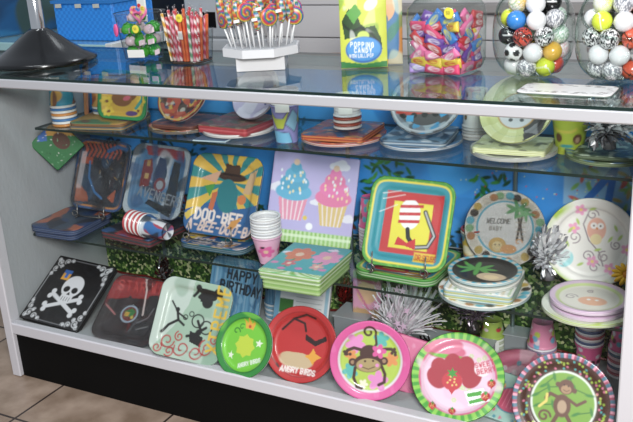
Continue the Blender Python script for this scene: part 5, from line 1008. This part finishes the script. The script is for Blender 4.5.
m = MB(); m.lathe([(.0005, -.010), (.0278, -.010), (.0278, .010), (.0005, .010)], 24); m.V = [np.array([(x, z, y+.0515) for x, y, z in v]) for v in m.V]; m.build('tape_core', solid('2c2824', .4), tp, True)
def p_board(c): c.fill('0f4f80'); c.blotch(['0c3c64', '1c6c9c', '14304c', '3c4c34'], 5, 3, .2, .8)
pb = thing('poster_board', 'dark blue mottled backdrop board behind the counter at the far left', 'board', (-.445, .92, .9615), 1.337)
def sheet2(w, h, painter, parent, name): 
    nx, nz = 90, 50; X, Z = np.meshgrid(np.linspace(-1, 1, nx), np.linspace(-1, 1, nz)); X = X.ravel(); Z = Z.ravel(); c = Cv(X, Z, '000000'); painter(c); n = nx*nz
    A = np.c_[X*w/2, X*0, (Z+1)*h/2]; B = A+np.array([0, .02, 0]); F = [(j*nx+i, j*nx+i+1, (j+1)*nx+i+1, (j+1)*nx+i) for j in range(nz-1) for i in range(nx-1)]; F = F+[tuple(n+i for i in reversed(f)) for f in F]
    ed = [i for i in range(nx)]+[(j+1)*nx-1 for j in range(1, nz)]+[n-1-i for i in range(1, nx)]+[j*nx for j in range(nz-2, 0, -1)]; F += [(ed[i], n+ed[i], n+ed[(i+1) % len(ed)], ed[(i+1) % len(ed)]) for i in range(len(ed))]
    return mesh(name, np.r_[A, B], F, PRINT, parent, np.r_[c.c, c.c])
sheet2(.75, .5, p_board, pb, 'board')
# till, grey, with black slots
tl = thing('cash_register', 'grey till with black slots seen behind the candy tubs', 'till', (.235, 1.0, 0))
m = MB(); m.box(-.125, -.07, 0, .13, .10, .80, b=.004); m.build('till_stand', solid('9c9ea2', .5), tl)
m = MB(); m.box(-.122, -.065, .801, .127, .10, .925, b=.006); tbo = m.build('till_body', solid('b4b6b8', .45), tl)
m = MB(); m.box(-.118, -.06, .926, .12, .10, 1.10, b=.008); th_ = m.build('till_head', solid('a8abae', .45), tl)
for k, x in enumerate((-.105, -.035, .035)): m = MB(); m.box(x, -.0645, .965, x+.055, -.0605, 1.02, b=.001); m.build('slot', BLACK, th_)
m = MB(); m.lathe([(.0005, 0), (.009, 0), (.009, .004), (.0005, .004)], 16); m.V = [np.array([(x+.09, -.0655-z, y+.87) for x, y, z in v]) for v in m.V]; m.build('lock', BLACK, tbo)
bk = thing('black_device', 'black boxy device standing left of the till', 'device', (-.02, 1.08, .9605), .05)
m = MB(); m.box(-.10, -.06, 0, .10, .06, .012, b=.003); m.build('device_stand', solid('6c7074', .5), bk); m = MB(); m.box(-.095, -.055, .0125, .095, .055, .18, b=.01); m.build('device_body', solid('18191b', .3), bk)
cb = thing('cardboard_box', 'brown cardboard carton behind the lollipop stand', 'carton', (.72, .94, 0), .3); m = MB(); m.box(-.09, -.07, 0, .09, .07, .875, b=.002); m.build('carton', solid('9c7454', .7), cb)
print('objects', len(bpy.data.objects))
